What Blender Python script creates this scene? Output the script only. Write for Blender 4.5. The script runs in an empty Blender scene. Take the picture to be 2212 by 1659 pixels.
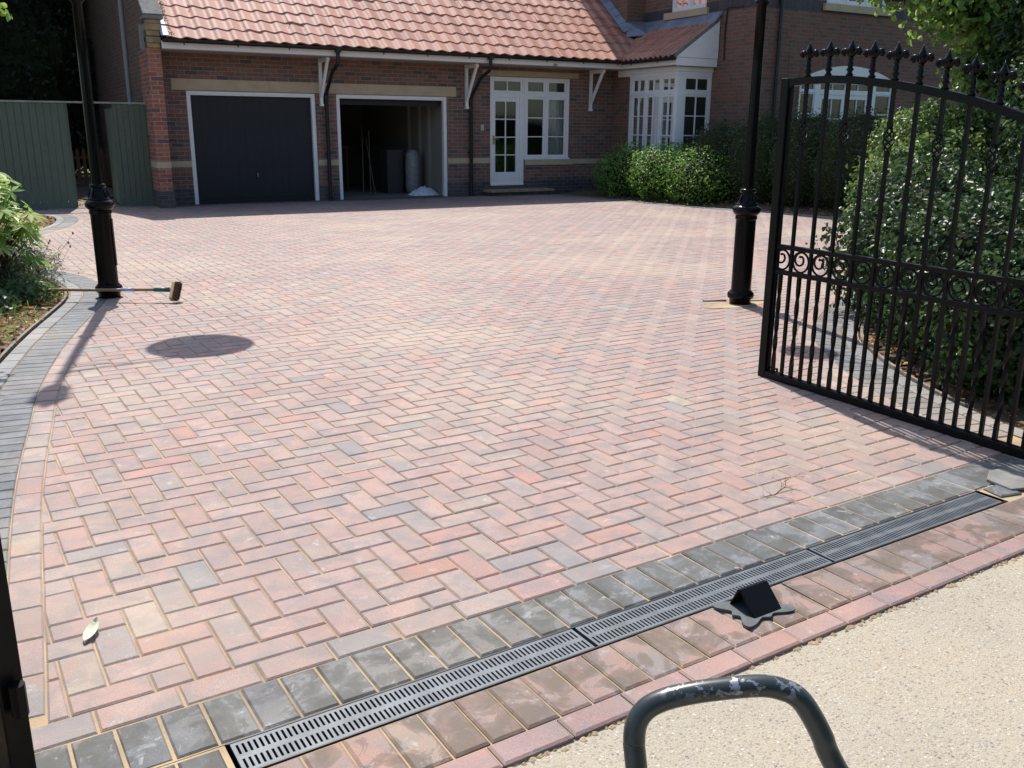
import bpy, math, random
import numpy as np
from mathutils import Vector, Matrix
random.seed(7); rng = np.random.default_rng(7)
R = math.radians
scene = bpy.context.scene
col = scene.collection

# ------------------------------------------------------------------ camera
PITCH, ROLL, YAW, CAMH, FPX = 0.2714, 0.0064, 0.5192, 1.4044, 1976.9
fw = Vector((math.sin(YAW)*math.cos(PITCH), math.cos(YAW)*math.cos(PITCH), -math.sin(PITCH)))
r0 = Vector((math.cos(YAW), -math.sin(YAW), 0)); u0 = r0.cross(fw)
r1 = r0*math.cos(ROLL)+u0*math.sin(ROLL); u1 = u0*math.cos(ROLL)-r0*math.sin(ROLL)
cam_d = bpy.data.cameras.new('camera'); cam = bpy.data.objects.new('camera', cam_d); col.objects.link(cam)
m3 = Matrix((r1, u1, -fw)).transposed()
cam.matrix_world = Matrix.Translation((0, 0, CAMH)) @ m3.to_4x4()
cam_d.sensor_width = 36; cam_d.lens = FPX/2212*36; cam_d.clip_start = .05; cam_d.clip_end = 500
scene.camera = cam
# ------------------------------------------------------------------ light
SUN_AZ, SUN_EL = R(12.1), R(56)
world = bpy.data.worlds.new('World'); scene.world = world; world.use_nodes = True
wn = world.node_tree; bg = wn.nodes['Background']
sky = wn.nodes.new('ShaderNodeTexSky'); sky.sky_type = 'NISHITA'; sky.sun_disc = False
sky.sun_elevation = SUN_EL; sky.sun_rotation = SUN_AZ; sky.dust_density = 1.5
wn.links.new(sky.outputs[0], bg.inputs[0]); bg.inputs[1].default_value = 0.148
sd = bpy.data.lights.new('sun', 'SUN'); sd.energy = 4.6; sd.angle = R(.53); sd.color = (1, .955, .89)
so = bpy.data.objects.new('sun', sd); col.objects.link(so)
sv = Vector((math.sin(SUN_AZ)*math.cos(SUN_EL), math.cos(SUN_AZ)*math.cos(SUN_EL), math.sin(SUN_EL)))
so.rotation_euler = sv.to_track_quat('Z', 'Y').to_euler(); so.location = sv*40
scene.view_settings.view_transform = 'Standard'; scene.view_settings.look = 'None'
scene.view_settings.exposure = 0.38; scene.view_settings.gamma = 1
scene.render.engine = 'CYCLES'
scene.cycles.max_bounces = 8; scene.cycles.transparent_max_bounces = 12

# ------------------------------------------------------------------ object helpers
def tag(o, label=None, cat=None, group=None, kind=None):
    if label: o['label'] = label
    if cat: o['category'] = cat
    if group: o['group'] = group
    if kind: o['kind'] = kind
    return o
def thing(name, label, cat, loc=(0, 0, 0), rz=0, group=None):
    o = bpy.data.objects.new(name, None); col.objects.link(o); o.location = loc; o.rotation_euler = (0, 0, rz)
    o.empty_display_size = .1
    return tag(o, label, cat, group)
def copy_tree(o, parent=None):
    c = o.copy(); col.objects.link(c)
    if parent is not None: c.parent = parent
    for ch in list(o.children): copy_tree(ch, c)
    return c
def norm(v):
    v = np.asarray(v, float); return v/np.linalg.norm(v)

class MB:
    """collects shapes, links them as one mesh object"""
    def __init__(s): s.v = []; s.f = []; s.uv = []; s.c = []; s.mi = []; s.cc = (1, 1, 1); s.m = 0
    def face(s, pts, uv=None):
        i = len(s.v); s.v += [tuple(p) for p in pts]; s.f.append(tuple(range(i, i+len(pts))))
        s.c += [s.cc]*len(pts); s.mi.append(s.m)
        if uv is None:
            a, b, c = [np.array(pts[k], float) for k in (0, 1, 2)]
            n = np.abs(np.cross(b-a, c-a)); k = int(np.argmax(n))
            ax = ((1, 2), (0, 2), (0, 1))[k]
            uv = [(p[ax[0]], p[ax[1]]) for p in pts]
        s.uv += uv
    def hexa(s, p):   # 8 points, bottom ring 0-3 ccw, top ring 4-7
        for q in ((3, 2, 1, 0), (4, 5, 6, 7), (0, 1, 5, 4), (1, 2, 6, 5), (2, 3, 7, 6), (3, 0, 4, 7)):
            s.face([p[i] for i in q])
    def box(s, x0, x1, y0, y1, z0, z1):
        if x1 < x0: x0, x1 = x1, x0
        if y1 < y0: y0, y1 = y1, y0
        s.hexa([(x0, y0, z0), (x1, y0, z0), (x1, y1, z0), (x0, y1, z0), (x0, y0, z1), (x1, y0, z1), (x1, y1, z1), (x0, y1, z1)])
    def bar(s, a, b, w, h=None, up=(0, 0, 1)):
        h = w if h is None else h
        a = np.array(a, float); b = np.array(b, float); d = norm(b-a); up = np.array(up, float)
        if abs(d @ up) > .98: up = np.array((0, 1, 0.))
        sx = norm(np.cross(d, up)); sy = norm(np.cross(sx, d))
        P = []
        for e in (a, b):
            for i, j in ((-1, -1), (1, -1), (1, 1), (-1, 1)): P.append(e+sx*i*w/2+sy*j*h/2)
        s.hexa(P)
    def tube(s, pts, r, n=10, cap=True, closed=False):
        pts = [np.array(p, float) for p in pts]; N = len(pts)
        rr = r if hasattr(r, '__len__') else [r]*N
        i0 = len(s.v); prev = None
        for k in range(N):
            if closed: d = pts[(k+1) % N]-pts[k-1]
            else: d = pts[min(k+1, N-1)]-pts[max(k-1, 0)]
            d = norm(d)
            if prev is None:
                up = np.array((0, 0, 1.)) if abs(d[2]) < .9 else np.array((1., 0, 0))
                a = norm(np.cross(d, up))
            else: a = norm(prev-d*(prev@d))
            prev = a; b = np.cross(d, a)
            for j in range(n):
                t = 2*math.pi*j/n
                s.v.append(tuple(pts[k]+(a*math.cos(t)+b*math.sin(t))*rr[k])); s.c.append(s.cc); s.uv.append(None)
        for k in range(N if closed else N-1):
            for j in range(n):
                a_, b_ = i0+k*n+j, i0+k*n+(j+1) % n; k2 = (k+1) % N
                s.f.append((a_, b_, i0+k2*n+(j+1) % n, i0+k2*n+j)); s.mi.append(s.m)
        if cap and not closed:
            s.f.append(tuple(i0+j for j in range(n))[::-1]); s.f.append(tuple(i0+(N-1)*n+j for j in range(n))); s.mi += [s.m]*2
    def lathe(s, prof, c=(0, 0, 0), n=20, axis=2):
        i0 = len(s.v); c = np.array(c, float)
        for r, z in prof:
            for j in range(n):
                t = 2*math.pi*j/n
                s.v.append(tuple(c+np.array((r*math.cos(t), r*math.sin(t), z)))); s.c.append(s.cc); s.uv.append(None)
        for k in range(len(prof)-1):
            for j in range(n):
                s.f.append((i0+k*n+j, i0+k*n+(j+1) % n, i0+(k+1)*n+(j+1) % n, i0+(k+1)*n+j)); s.mi.append(s.m)
        s.f.append(tuple(i0+j for j in range(n))[::-1]); s.f.append(tuple(i0+(len(prof)-1)*n+j for j in range(n))); s.mi += [s.m]*2
    def build(s, name, mat, parent=None, smooth=False, bevel=0, color=False, autosmooth=None):
        me = bpy.data.meshes.new(name); me.from_pydata(s.v, [], s.f)
        for m_ in (mat if isinstance(mat, (list, tuple)) else [mat]): me.materials.append(m_)
        if any(s.mi): me.polygons.foreach_set('material_index', s.mi)
        ul = me.uv_layers.new(name='UVMap')
        if not any(x is None for x in s.uv[:1]):
            vi = np.zeros(len(me.loops), int); me.loops.foreach_get('vertex_index', vi)
            U = np.array([x if x is not None else (0, 0) for x in s.uv], float)
            ul.data.foreach_set('uv', U[vi].ravel())
        if color:
            ca = me.color_attributes.new('Col', 'FLOAT_COLOR', 'POINT')
            C = np.ones((len(s.v), 4)); C[:, :3] = np.array(s.c); ca.data.foreach_set('color', C.ravel())
        if smooth: me.polygons.foreach_set('use_smooth', [True]*len(me.polygons))
        me.update()
        o = bpy.data.objects.new(name, me); col.objects.link(o)
        if parent is not None: o.parent = parent
        if bevel:
            # weld loose box corners first so the bevel can work
            w = o.modifiers.new('weld', 'WELD'); w.merge_threshold = 1e-5
            b = o.modifiers.new('bevel', 'BEVEL'); b.width = bevel; b.segments = 2; b.limit_method = 'ANGLE'; b.angle_limit = R(40)
        if autosmooth:
            w = o.modifiers.new('weld', 'WELD'); w.merge_threshold = 1e-5
            me.polygons.foreach_set('use_smooth', [True]*len(me.polygons)); e = o.modifiers.new('split', 'EDGE_SPLIT'); e.split_angle = R(autosmooth)
        return o

# ------------------------------------------------------------------ material helpers
def mat(name, base=(.5, .5, .5), rough=.6, metal=0., spec=.5, coat=0.):
    m = bpy.data.materials.new(name); m.use_nodes = True; b = m.node_tree.nodes['Principled BSDF']
    b.inputs['Base Color'].default_value = (*base, 1); b.inputs['Roughness'].default_value = rough
    b.inputs['Metallic'].default_value = metal; b.inputs['Specular IOR Level'].default_value = spec
    b.inputs['Coat Weight'].default_value = coat
    return m, m.node_tree, b
def N(nt, t, **kw):
    n = nt.nodes.new(t)
    for k, v in kw.items(): setattr(n, k, v)
    return n
def math_(nt, op, a, b=None, c=None, clamp=False):
    n = N(nt, 'ShaderNodeMath', operation=op); n.use_clamp = clamp
    for i, x in enumerate((a, b, c)):
        if x is None: continue
        if isinstance(x, (int, float)): n.inputs[i].default_value = x
        else: nt.links.new(x, n.inputs[i])
    return n.outputs[0]
def mixc(nt, f, a, b, mode='MIX'):
    n = N(nt, 'ShaderNodeMix', data_type='RGBA', blend_type=mode)
    for s, x in ((0, f), (6, a), (7, b)):
        if isinstance(x, (int, float)): n.inputs[s].default_value = x
        elif isinstance(x, tuple): n.inputs[s].default_value = (*x[:3], 1)
        else: nt.links.new(x, n.inputs[s])
    return n.outputs[2]
def noise(nt, scale, detail=4, rough=.55, vec=None, dist=0):
    n = N(nt, 'ShaderNodeTexNoise'); n.inputs['Scale'].default_value = scale; n.inputs['Detail'].default_value = detail
    n.inputs['Roughness'].default_value = rough; n.inputs['Distortion'].default_value = dist
    if vec is not None: nt.links.new(vec, n.inputs['Vector'])
    return n.outputs[0]
def ramp(nt, f, stops, interp='LINEAR'):
    n = N(nt, 'ShaderNodeValToRGB'); cr = n.color_ramp; cr.interpolation = interp
    while len(cr.elements) < len(stops): cr.elements.new(.5)
    for e, (p, c) in zip(cr.elements, stops):
        e.position = p; e.color = (*(c if isinstance(c, tuple) else (c, c, c)), 1)
    nt.links.new(f, n.inputs[0]); return n.outputs[0]
def coords(nt, kind='Object'): return N(nt, 'ShaderNodeTexCoord').outputs[kind]
def bump(nt, b, h, strength=.3, dist=.01):
    n = N(nt, 'ShaderNodeBump'); n.inputs['Strength'].default_value = strength; n.inputs['Distance'].default_value = dist
    nt.links.new(h, n.inputs['Height']); nt.links.new(n.outputs[0], b.inputs['Normal'])
def noisy(name, c1, c2, scale=8, rough=.7, bs=.3, bd=.004, bscale=60, spec=.4, metal=0, stops=(.35, .65)):
    m, nt, b = mat(name, c1, rough, metal, spec); v = coords(nt)
    f = noise(nt, scale, 5, .6, v)
    nt.links.new(ramp(nt, f, [(stops[0], c1), (stops[1], c2)]), b.inputs['Base Color'])
    if bs: bump(nt, b, noise(nt, bscale, 4, .6, v), bs, bd)
    return m

# paving: the block's own colour comes from the Col attribute
CHAR2 = [((.105, .115, .122), 4), ((.13, .14, .145), 3), ((.085, .092, .10), 2)]
def paver_mat(name, stain=False, red=True):
    m, nt, b = mat(name, (.4, .3, .25), .68, 0, .45); v = coords(nt)
    at = N(nt, 'ShaderNodeAttribute', attribute_name='Col').outputs[0]
    a = noise(nt, 9, 4, .6, v, .4)
    if red:
        c = mixc(nt, ramp(nt, a, [(.44, 0.), (.60, .55)]), at, (.185, .175, .18))
        a2 = noise(nt, 6.3, 3, .5, v, .8)
        c = mixc(nt, ramp(nt, a2, [(.54, 0.), (.68, .4)]), c, (.43, .205, .155))
        a4 = noise(nt, 2.1, 5, .65, v, .5)
        c = mixc(nt, ramp(nt, a4, [(.35, .35), (.5, 0.)]), c, (.22, .165, .15))
    else: c = mixc(nt, ramp(nt, a, [(.42, 0.), (.62, .5)]), at, (.20, .215, .225))
    fine = noise(nt, 330, 3, .75, v)
    c = mixc(nt, ramp(nt, fine, [(.34, .5), (.52, 0.)]), c, (.12, .09, .08))
    c = mixc(nt, ramp(nt, fine, [(.60, 0.), (.72, .5)]), c, (.58, .53, .49))
    ef = noise(nt, 13, 6, .7, v, .3)           # pale bloom and sand dust
    c = mixc(nt, ramp(nt, ef, [(.60, 0.), (.76, .55)]), c, (.56, .54, .52))
    sd_ = noise(nt, .55, 4, .6, v)
    c = mixc(nt, ramp(nt, sd_, [(.48, 0.), (.68, .42)]), c, (.46, .365, .27))
    if stain:
        s = noise(nt, 7.5, 6, .62, v, .6); s2 = ramp(nt, s, [(.47, 0.), (.50, .6), (.60, 1.)])
        c = mixc(nt, math_(nt, 'MULTIPLY', s2, .68), c, (.085, .062, .04) if red else (.05, .048, .038))
        s3 = ramp(nt, noise(nt, 16, 6, .7, v, .5), [(.60, 0.), (.72, .7)])
        c = mixc(nt, s3, c, (.50, .50, .49) if not red else (.45, .40, .37))
    nt.links.new(c, b.inputs['Base Color'])
    h = math_(nt, 'ADD', math_(nt, 'MULTIPLY', fine, .6), noise(nt, 45, 3, .6, v))
    bump(nt, b, h, .45, .004)
    return m
M_pav = paver_mat('paver'); M_char = paver_mat('charcoal_paver', False, False); M_char_stain = paver_mat('stained_charcoal_paver', True, False); M_red_stain = paver_mat('stained_red_paver', True)
M_sand = noisy('joint_sand', (.30, .22, .14), (.52, .39, .23), 3, .95, .8, .004, 300)
def conc_mat():
    m, nt, b = mat('aggregate_concrete', (.5, .45, .36), .85, 0, .3); v = coords(nt)
    vo = N(nt, 'ShaderNodeTexVoronoi'); vo.inputs['Scale'].default_value = 95; nt.links.new(v, vo.inputs['Vector'])
    vo2 = N(nt, 'ShaderNodeTexVoronoi'); vo2.inputs['Scale'].default_value = 190; nt.links.new(v, vo2.inputs['Vector'])
    base = ramp(nt, noise(nt, 1.6, 5, .6, v), [(.3, (.35, .312, .245)), (.5, (.415, .37, .288)), (.72, (.435, .35, .235))])
    base = mixc(nt, ramp(nt, noise(nt, 260, 3, .7, v), [(.35, .5), (.6, 0.)]), base, (.25, .21, .155))
    st = ramp(nt, N2v(nt, vo), [(0., (.44, .39, .31)), (.25, (.34, .285, .215)), (.45, (.54, .50, .42)), (.62, (.31, .29, .275)), (.78, (.36, .26, .19)), (.9, (.17, .17, .185)), (1., (.48, .42, .33))])
    st2 = ramp(nt, N2v(nt, vo2), [(0., (.48, .43, .345)), (.5, (.33, .285, .22)), (.85, (.25, .22, .18)), (1., (.52, .475, .41))])
    mk = ramp(nt, vo.outputs['Distance'], [(.32, 1.), (.44, 0.)]); sel = ramp(nt, N2v(nt, vo, 1), [(.38, 0.), (.42, 1.)])
    mk2 = ramp(nt, vo2.outputs['Distance'], [(.36, 1.), (.48, 0.)])
    c = mixc(nt, math_(nt, 'MULTIPLY', mk2, .65), base, st2)
    mm = math_(nt, 'MULTIPLY', math_(nt, 'MULTIPLY', mk, sel), .95); c = mixc(nt, mm, c, st)
    pit = ramp(nt, noise(nt, 120, 2, .5, v), [(.30, 1.), (.36, 0.)]); c = mixc(nt, math_(nt, 'MULTIPLY', pit, .6), c, (.17, .13, .09))
    nt.links.new(c, b.inputs['Base Color'])
    h = math_(nt, 'ADD', math_(nt, 'MULTIPLY', mk2, .5), mm); h = math_(nt, 'SUBTRACT', h, math_(nt, 'MULTIPLY', pit, 1.2))
    bump(nt, b, h, .5, .003); return m
def N2v(nt, vo, ch=0):
    s = N(nt, 'ShaderNodeSeparateColor'); nt.links.new(vo.outputs['Color'], s.inputs[0]); return s.outputs[ch]
M_conc = conc_mat()

def brick_mat(name, cols, mortar, bw=.225, bh=.075, joint=.010, soldier=False, rough=.85):
    m, nt, b = mat(name, cols[0], rough, 0, .3)
    uv = N(nt, 'ShaderNodeUVMap').outputs[0]; sp = N(nt, 'ShaderNodeSeparateXYZ'); nt.links.new(uv, sp.inputs[0])
    u, v = sp.outputs[0], sp.outputs[1]
    if soldier: u, v = v, u
    r = math_(nt, 'FLOOR', math_(nt, 'DIVIDE', v, bh))
    off = math_(nt, 'MULTIPLY', math_(nt, 'MODULO', math_(nt, 'ABSOLUTE', r), 2.), 0. if soldier else .5)
    uu = math_(nt, 'ADD', math_(nt, 'DIVIDE', u, bw), off); c = math_(nt, 'FLOOR', uu)
    fu = math_(nt, 'MULTIPLY', math_(nt, 'FRACT', uu), bw); fv = math_(nt, 'MULTIPLY', math_(nt, 'FRACT', math_(nt, 'DIVIDE', v, bh)), bh)
    e = math_(nt, 'MINIMUM', math_(nt, 'MINIMUM', fu, math_(nt, 'SUBTRACT', bw, fu)), math_(nt, 'MINIMUM', fv, math_(nt, 'SUBTRACT', bh, fv)))
    o = coords(nt); e2 = math_(nt, 'ADD', e, math_(nt, 'MULTIPLY', math_(nt, 'SUBTRACT', noise(nt, 60, 2, .5, o), .5), .006))
    mask = math_(nt, 'DIVIDE', math_(nt, 'SUBTRACT', e2, joint/2-.0015), .003, clamp=True)
    cb = N(nt, 'ShaderNodeCombineXYZ'); nt.links.new(c, cb.inputs[0]); nt.links.new(r, cb.inputs[1])
    wn_ = N(nt, 'ShaderNodeTexWhiteNoise', noise_dimensions='3D'); nt.links.new(cb.outputs[0], wn_.inputs[0])
    k = len(cols); bc = ramp(nt, wn_.outputs[0], [(i/k, cc) for i, cc in enumerate(cols)], 'CONSTANT')
    bc = mixc(nt, ramp(nt, noise(nt, 22, 4, .6, o), [(.45, 0.), (.7, .55)]), bc, (.10, .07, .065))
    bc = mixc(nt, ramp(nt, noise(nt, 140, 3, .7, o), [(.55, 0.), (.75, .35)]), bc, (.42, .30, .24))
    mt = mixc(nt, noise(nt, 9, 3, .5, o), mortar, tuple(x*.62 for x in mortar))
    nt.links.new(mixc(nt, mask, mt, bc), b.inputs['Base Color'])
    bump(nt, b, math_(nt, 'ADD', mask, math_(nt, 'MULTIPLY', noise(nt, 150, 3, .6, o), .35)), .6, .006)
    return m
BR = [(.22, .118, .088), (.18, .106, .084), (.125, .09, .08), (.20, .10, .073), (.155, .096, .078), (.23, .135, .10), (.095, .08, .077), (.185, .115, .092), (.215, .102, .073)]
M_brick = brick_mat('red_brick', BR, (.34, .30, .255))
M_brickw = brick_mat('brown_brick', [(.21, .108, .078), (.17, .093, .07), (.135, .083, .068), (.225, .098, .066), (.175, .096, .072), (.19, .115, .084)], (.27, .22, .17))
M_pier = brick_mat('orange_red_brick', [(.38, .125, .075), (.30, .11, .08), (.40, .16, .095), (.33, .10, .06), (.17, .09, .085), (.36, .14, .09)], (.45, .40, .34))
M_blue = brick_mat('blue_brick', [(.055, .055, .07), (.075, .068, .075), (.045, .048, .06), (.095, .075, .075)], (.20, .18, .165), rough=.6)
M_sold = brick_mat('blue_soldier_brick', [(.045, .045, .06), (.06, .055, .065), (.035, .038, .052)], (.075, .07, .075), soldier=True, rough=.6)
M_stone = noisy('buff_stone', (.50, .41, .28), (.42, .34, .23), 4, .85, .3, .003, 90)
M_stone_w = noisy('weathered_stone', (.42, .31, .17), (.24, .19, .12), 7, .9, .5, .004, 60)
M_cope = noisy('grey_coping', (.24, .23, .21), (.15, .15, .14), 9, .9, .4, .003, 120)
def painted(name, c, rough=.38, dirt=(.45, .42, .36), amt=.25):
    m, nt, b = mat(name, c, rough, 0, .45); v = coords(nt)
    nt.links.new(mixc(nt, ramp(nt, noise(nt, 5, 6, .65, v), [(.5, 0.), (.8, amt)]), c, dirt), b.inputs['Base Color'])
    bump(nt, b, noise(nt, 70, 2, .5, v), .08, .002); return m
M_white = painted('white_paint', (.80, .80, .79))
M_cream = painted('cream_soffit', (.36, .30, .26), .7)
M_green = painted('sage_green_boards', (.115, .145, .105), .75, (.08, .09, .065), .6)
M_gdoor = painted('dark_garage_door', (.008, .011, .016), .6, (.014, .014, .014), .3)
M_plastic = painted('black_plastic', (.012, .013, .016), .4, (.05, .045, .04), .3)
M_lead = noisy('lead_sheet', (.24, .28, .34), (.13, .155, .20), 3, .6, .3, .004, 25, .5)
M_leadl = noisy('pale_lead_sheet', (.42, .47, .54), (.26, .30, .36), 5, .5, .3, .004, 25, .5)
def iron(name, c=(.0045, .0045, .005), rough=.36, bs=.35):
    m, nt, b = mat(name, c, rough, 0, .17); v = coords(nt)
    nt.links.new(ramp(nt, noise(nt, 40, 4, .6, v), [(.0, rough*.7), (1., rough*1.5)]), b.inputs['Roughness'])
    bump(nt, b, noise(nt, 110, 4, .6, v), bs, .0015); return m
M_iron = iron('black_iron_paint'); M_post = iron('black_gloss_iron', rough=.2, bs=.08)
def tile_mat():
    m, nt, b = mat('clay_pantile', (.5, .2, .14), .62, 0, .4); v = coords(nt)
    at = N(nt, 'ShaderNodeAttribute', attribute_name='Col').outputs[0]
    c = mixc(nt, ramp(nt, noise(nt, 5, 5, .6, v), [(.4, 0.), (.75, .5)]), at, (.53, .285, .205))
    c = mixc(nt, ramp(nt, noise(nt, 26, 5, .7, v), [(.655, 0.), (.70, .8)]), c, (.20, .17, .13))
    c = mixc(nt, ramp(nt, noise(nt, 1.1, 3, .5, v), [(.55, 0.), (.8, .45)]), c, (.30, .22, .18))
    nt.links.new(c, b.inputs['Base Color']); bump(nt, b, noise(nt, 120, 4, .6, v), .3, .003); return m
M_tile = tile_mat()
M_moss = noisy('dry_moss', (.10, .09, .04), (.26, .20, .09), 30, .95, .9, .01, 90)
def glass_mat():
    m = bpy.data.materials.new('window_glass'); m.use_nodes = True; nt = m.node_tree; nt.nodes.clear()
    o = N(nt, 'ShaderNodeOutputMaterial'); mx = N(nt, 'ShaderNodeMixShader'); t = N(nt, 'ShaderNodeBsdfTransparent'); g = N(nt, 'ShaderNodeBsdfGlossy')
    t.inputs[0].default_value = (.72, .78, .76, 1); g.inputs['Roughness'].default_value = .03; g.inputs[0].default_value = (.9, .95, .95, 1)
    f = N(nt, 'ShaderNodeFresnel'); f.inputs[0].default_value = 1.5
    ff = math_(nt, 'ADD', math_(nt, 'MULTIPLY', f.outputs[0], .85), .03, clamp=True)
    nt.links.new(ff, mx.inputs[0]); nt.links.new(t.outputs[0], mx.inputs[1]); nt.links.new(g.outputs[0], mx.inputs[2]); nt.links.new(mx.outputs[0], o.inputs[0]); return m
M_glass = glass_mat()
M_dark = mat('dark_interior', (.06, .055, .05), .9)[0]
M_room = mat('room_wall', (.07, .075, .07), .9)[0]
M_curtain = noisy('net_curtain', (.62, .62, .62), (.5, .5, .5), 12, .9, 0)
M_brass = mat('brass', (.45, .33, .14), .3, 1)[0]
M_soil = noisy('soil', (.085, .06, .038), (.19, .135, .085), 9, .95, 1., .02, 40)
M_gravel = noisy('gravel', (.22, .19, .16), (.38, .33, .28), 45, .95, 1., .02, 60)
M_grass = noisy('verge_grass', (.05, .07, .025), (.08, .10, .03), 5, .95, 1., .02, 60)
M_bark = noisy('bark', (.11, .08, .055), (.06, .045, .035), 14, .95, 1., .02, 30)
M_wood = noisy('pine_wood', (.58, .40, .22), (.48, .32, .17), 20, .6, .2, .002, 60)
M_timber = noisy('weathered_timber', (.27, .23, .19), (.16, .135, .11), 14, .9, .5, .004, 60)
M_bristle = noisy('brown_bristle', (.16, .10, .06), (.08, .05, .035), 60, .9, .8, .006, 200)
def leaf_mat(name, rough=.45, trans=.35, spec=.5):
    m = bpy.data.materials.new(name); m.use_nodes = True; nt = m.node_tree; b = nt.nodes['Principled BSDF']; o = nt.nodes['Material Output']
    at = N(nt, 'ShaderNodeAttribute', attribute_name='Col').outputs[0]
    nt.links.new(at, b.inputs['Base Color']); b.inputs['Roughness'].default_value = rough; b.inputs['Specular IOR Level'].default_value = spec
    t = N(nt, 'ShaderNodeBsdfTranslucent'); hs = N(nt, 'ShaderNodeHueSaturation'); hs.inputs['Value'].default_value = 1.7; hs.inputs['Hue'].default_value = .485
    nt.links.new(at, hs.inputs['Color']); nt.links.new(hs.outputs[0], t.inputs[0])
    mx = N(nt, 'ShaderNodeMixShader'); mx.inputs[0].default_value = trans
    nt.links.new(b.outputs[0], mx.inputs[1]); nt.links.new(t.outputs[0], mx.inputs[2]); nt.links.new(mx.outputs[0], o.inputs[0]); return m
M_leaf = leaf_mat('leaf'); M_gloss = leaf_mat('glossy_leaf', .38, .28, .3); M_dry = leaf_mat('dry_leaf', .7, .2, .3)

# ------------------------------------------------------------------ layout of the driveway
D0 = np.array((.3432, 1.945)); DA = math.atan(.0417)+.002
ex = np.array((math.cos(DA), math.sin(DA))); ey = np.array((-math.sin(DA), math.cos(DA)))
def L2W(x, y): return D0+ex*x+ey*y
LC = [(0.0, 17.62), (.3, 17.56), (.64, 17.5), (1.0, 17.4), (1.2, 17.05), (1.29, 16.6), (1.30, 16.1), (1.22, 15.5), (1.02, 14.75), (.8, 14.25), (.58, 13.75), (.36, 13.2), (.18, 12.5), (.10, 11.8), (.16, 11.1), (.36, 10.6), (.58, 10.2), (.74, 9.85), (.85, 9.4), (.885, 8.85), (.83, 8.4), (.74, 8.05), (.63, 7.65), (.53, 7.3), (.42, 6.88), (.32, 6.45), (.23, 6.02), (.155, 5.6), (.10, 5.2), (.06, 4.8), (.01, 4.4), (-.035, 3.95), (-.065, 3.5), (-.09, 3.0), (-.11, 2.55), (-.13, 2.17)]
RC = [(11.0, 17.8), (11.15, 16.8), (11.3, 15.7), (11.42, 14.6), (11.6, 13.5), (11.85, 12.8), (12.1, 12.0), (12.2, 11.2), (12.2, 10.3), (12.0, 9.3), (11.5, 8.4), (10.6, 7.6), (9.5, 7.0), (8.4, 6.5), (7.4, 6.0), (6.62, 5.58), (6.11, 5.28), (5.68, 5.0), (5.28, 4.71), (4.97, 4.43), (4.76, 4.16), (4.56, 3.88), (4.41, 3.63), (4.29, 3.4), (4.19, 3.2), (4.11, 3.0), (4.05, 2.8), (4.0, 2.6), (3.97, 2.42)]
def smooth_line(P, step=.05):
    P = np.array(P, float)
    for _ in range(3):   # Chaikin
        Q = [P[0]]
        for a, b in zip(P[:-1], P[1:]): Q += [a*.75+b*.25, a*.25+b*.75]
        Q.append(P[-1]); P = np.array(Q)
    d = np.r_[0, np.cumsum(np.hypot(*np.diff(P, axis=0).T))]; n = int(d[-1]/step)
    t = np.linspace(0, d[-1], n); return np.c_[np.interp(t, d, P[:, 0]), np.interp(t, d, P[:, 1])]
def normals(P):
    T = np.gradient(P, axis=0); T /= np.hypot(*T.T)[:, None]; return np.c_[-T[:, 1], T[:, 0]]
Lc = smooth_line(LC); Rc = smooth_line(RC)
Ln = normals(Lc); Rn = -normals(Rc)            # both point into the driveway after the sign check below
if Ln[len(Ln)//2][0] < 0: Ln = -Ln
if Rn[len(Rn)//2] @ (np.array((3, 8))-Rc[len(Rn)//2]) < 0: Rn = -Rn

def clip(poly, p, n):   # keep side (x-p).n >= 0
    out = []
    for i in range(len(poly)):
        a, b = poly[i], poly[(i+1) % len(poly)]; da, db = (a-p)@n, (b-p)@n
        if da >= 0: out.append(a)
        if da*db < 0: out.append(a+(b-a)*da/(da-db))
    return out
def area(p):
    p = np.array(p); x, y = p.T; return .5*(x@np.roll(y, -1)-y@np.roll(x, -1))
def inset(poly, d):
    q = [np.array(p) for p in poly]; n0 = len(q); res = [p for p in q]
    for i in range(n0):
        a, b = q[i], q[(i+1) % n0]; t = b-a; L = np.hypot(*t)
        if L < 1e-6: continue
        n = np.array((-t[1], t[0]))/L
        res = clip(res, a+n*d, n)
        if len(res) < 3: return None
    return res
RED = [((.36, .246, .213), 7), ((.372, .236, .20), 3.5), ((.39, .212, .168), .9), ((.355, .265, .225), 3), ((.315, .248, .222), 3), ((.255, .23, .222), .7), ((.39, .305, .24), .45), ((.34, .234, .205), 6)]
def pick(tab, j=.04):
    w = np.array([t[1] for t in tab]); c = np.array(tab[rng.choice(len(tab), p=w/w.sum())][0]); return tuple(np.clip(c*(1+rng.normal(0, j*1.3))*(1+rng.normal(0, .012, 3)), .02, .9))
CHAR = [((.098, .109, .119), 4), ((.122, .132, .14), 3), ((.082, .09, .10), 2), ((.15, .157, .155), 1)]
KERB = [((.21, .217, .22), 3), ((.18, .186, .19), 2), ((.235, .235, .23), 2)]
RED2 = [((.255, .165, .135), 3), ((.28, .195, .15), 2), ((.235, .175, .145), 2), ((.30, .175, .14), 1.5), ((.20, .165, .145), 1)]
RED3 = [((.32, .185, .165), 4), ((.34, .21, .185), 3), ((.30, .20, .185), 2), ((.26, .195, .185), 1)]
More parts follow.
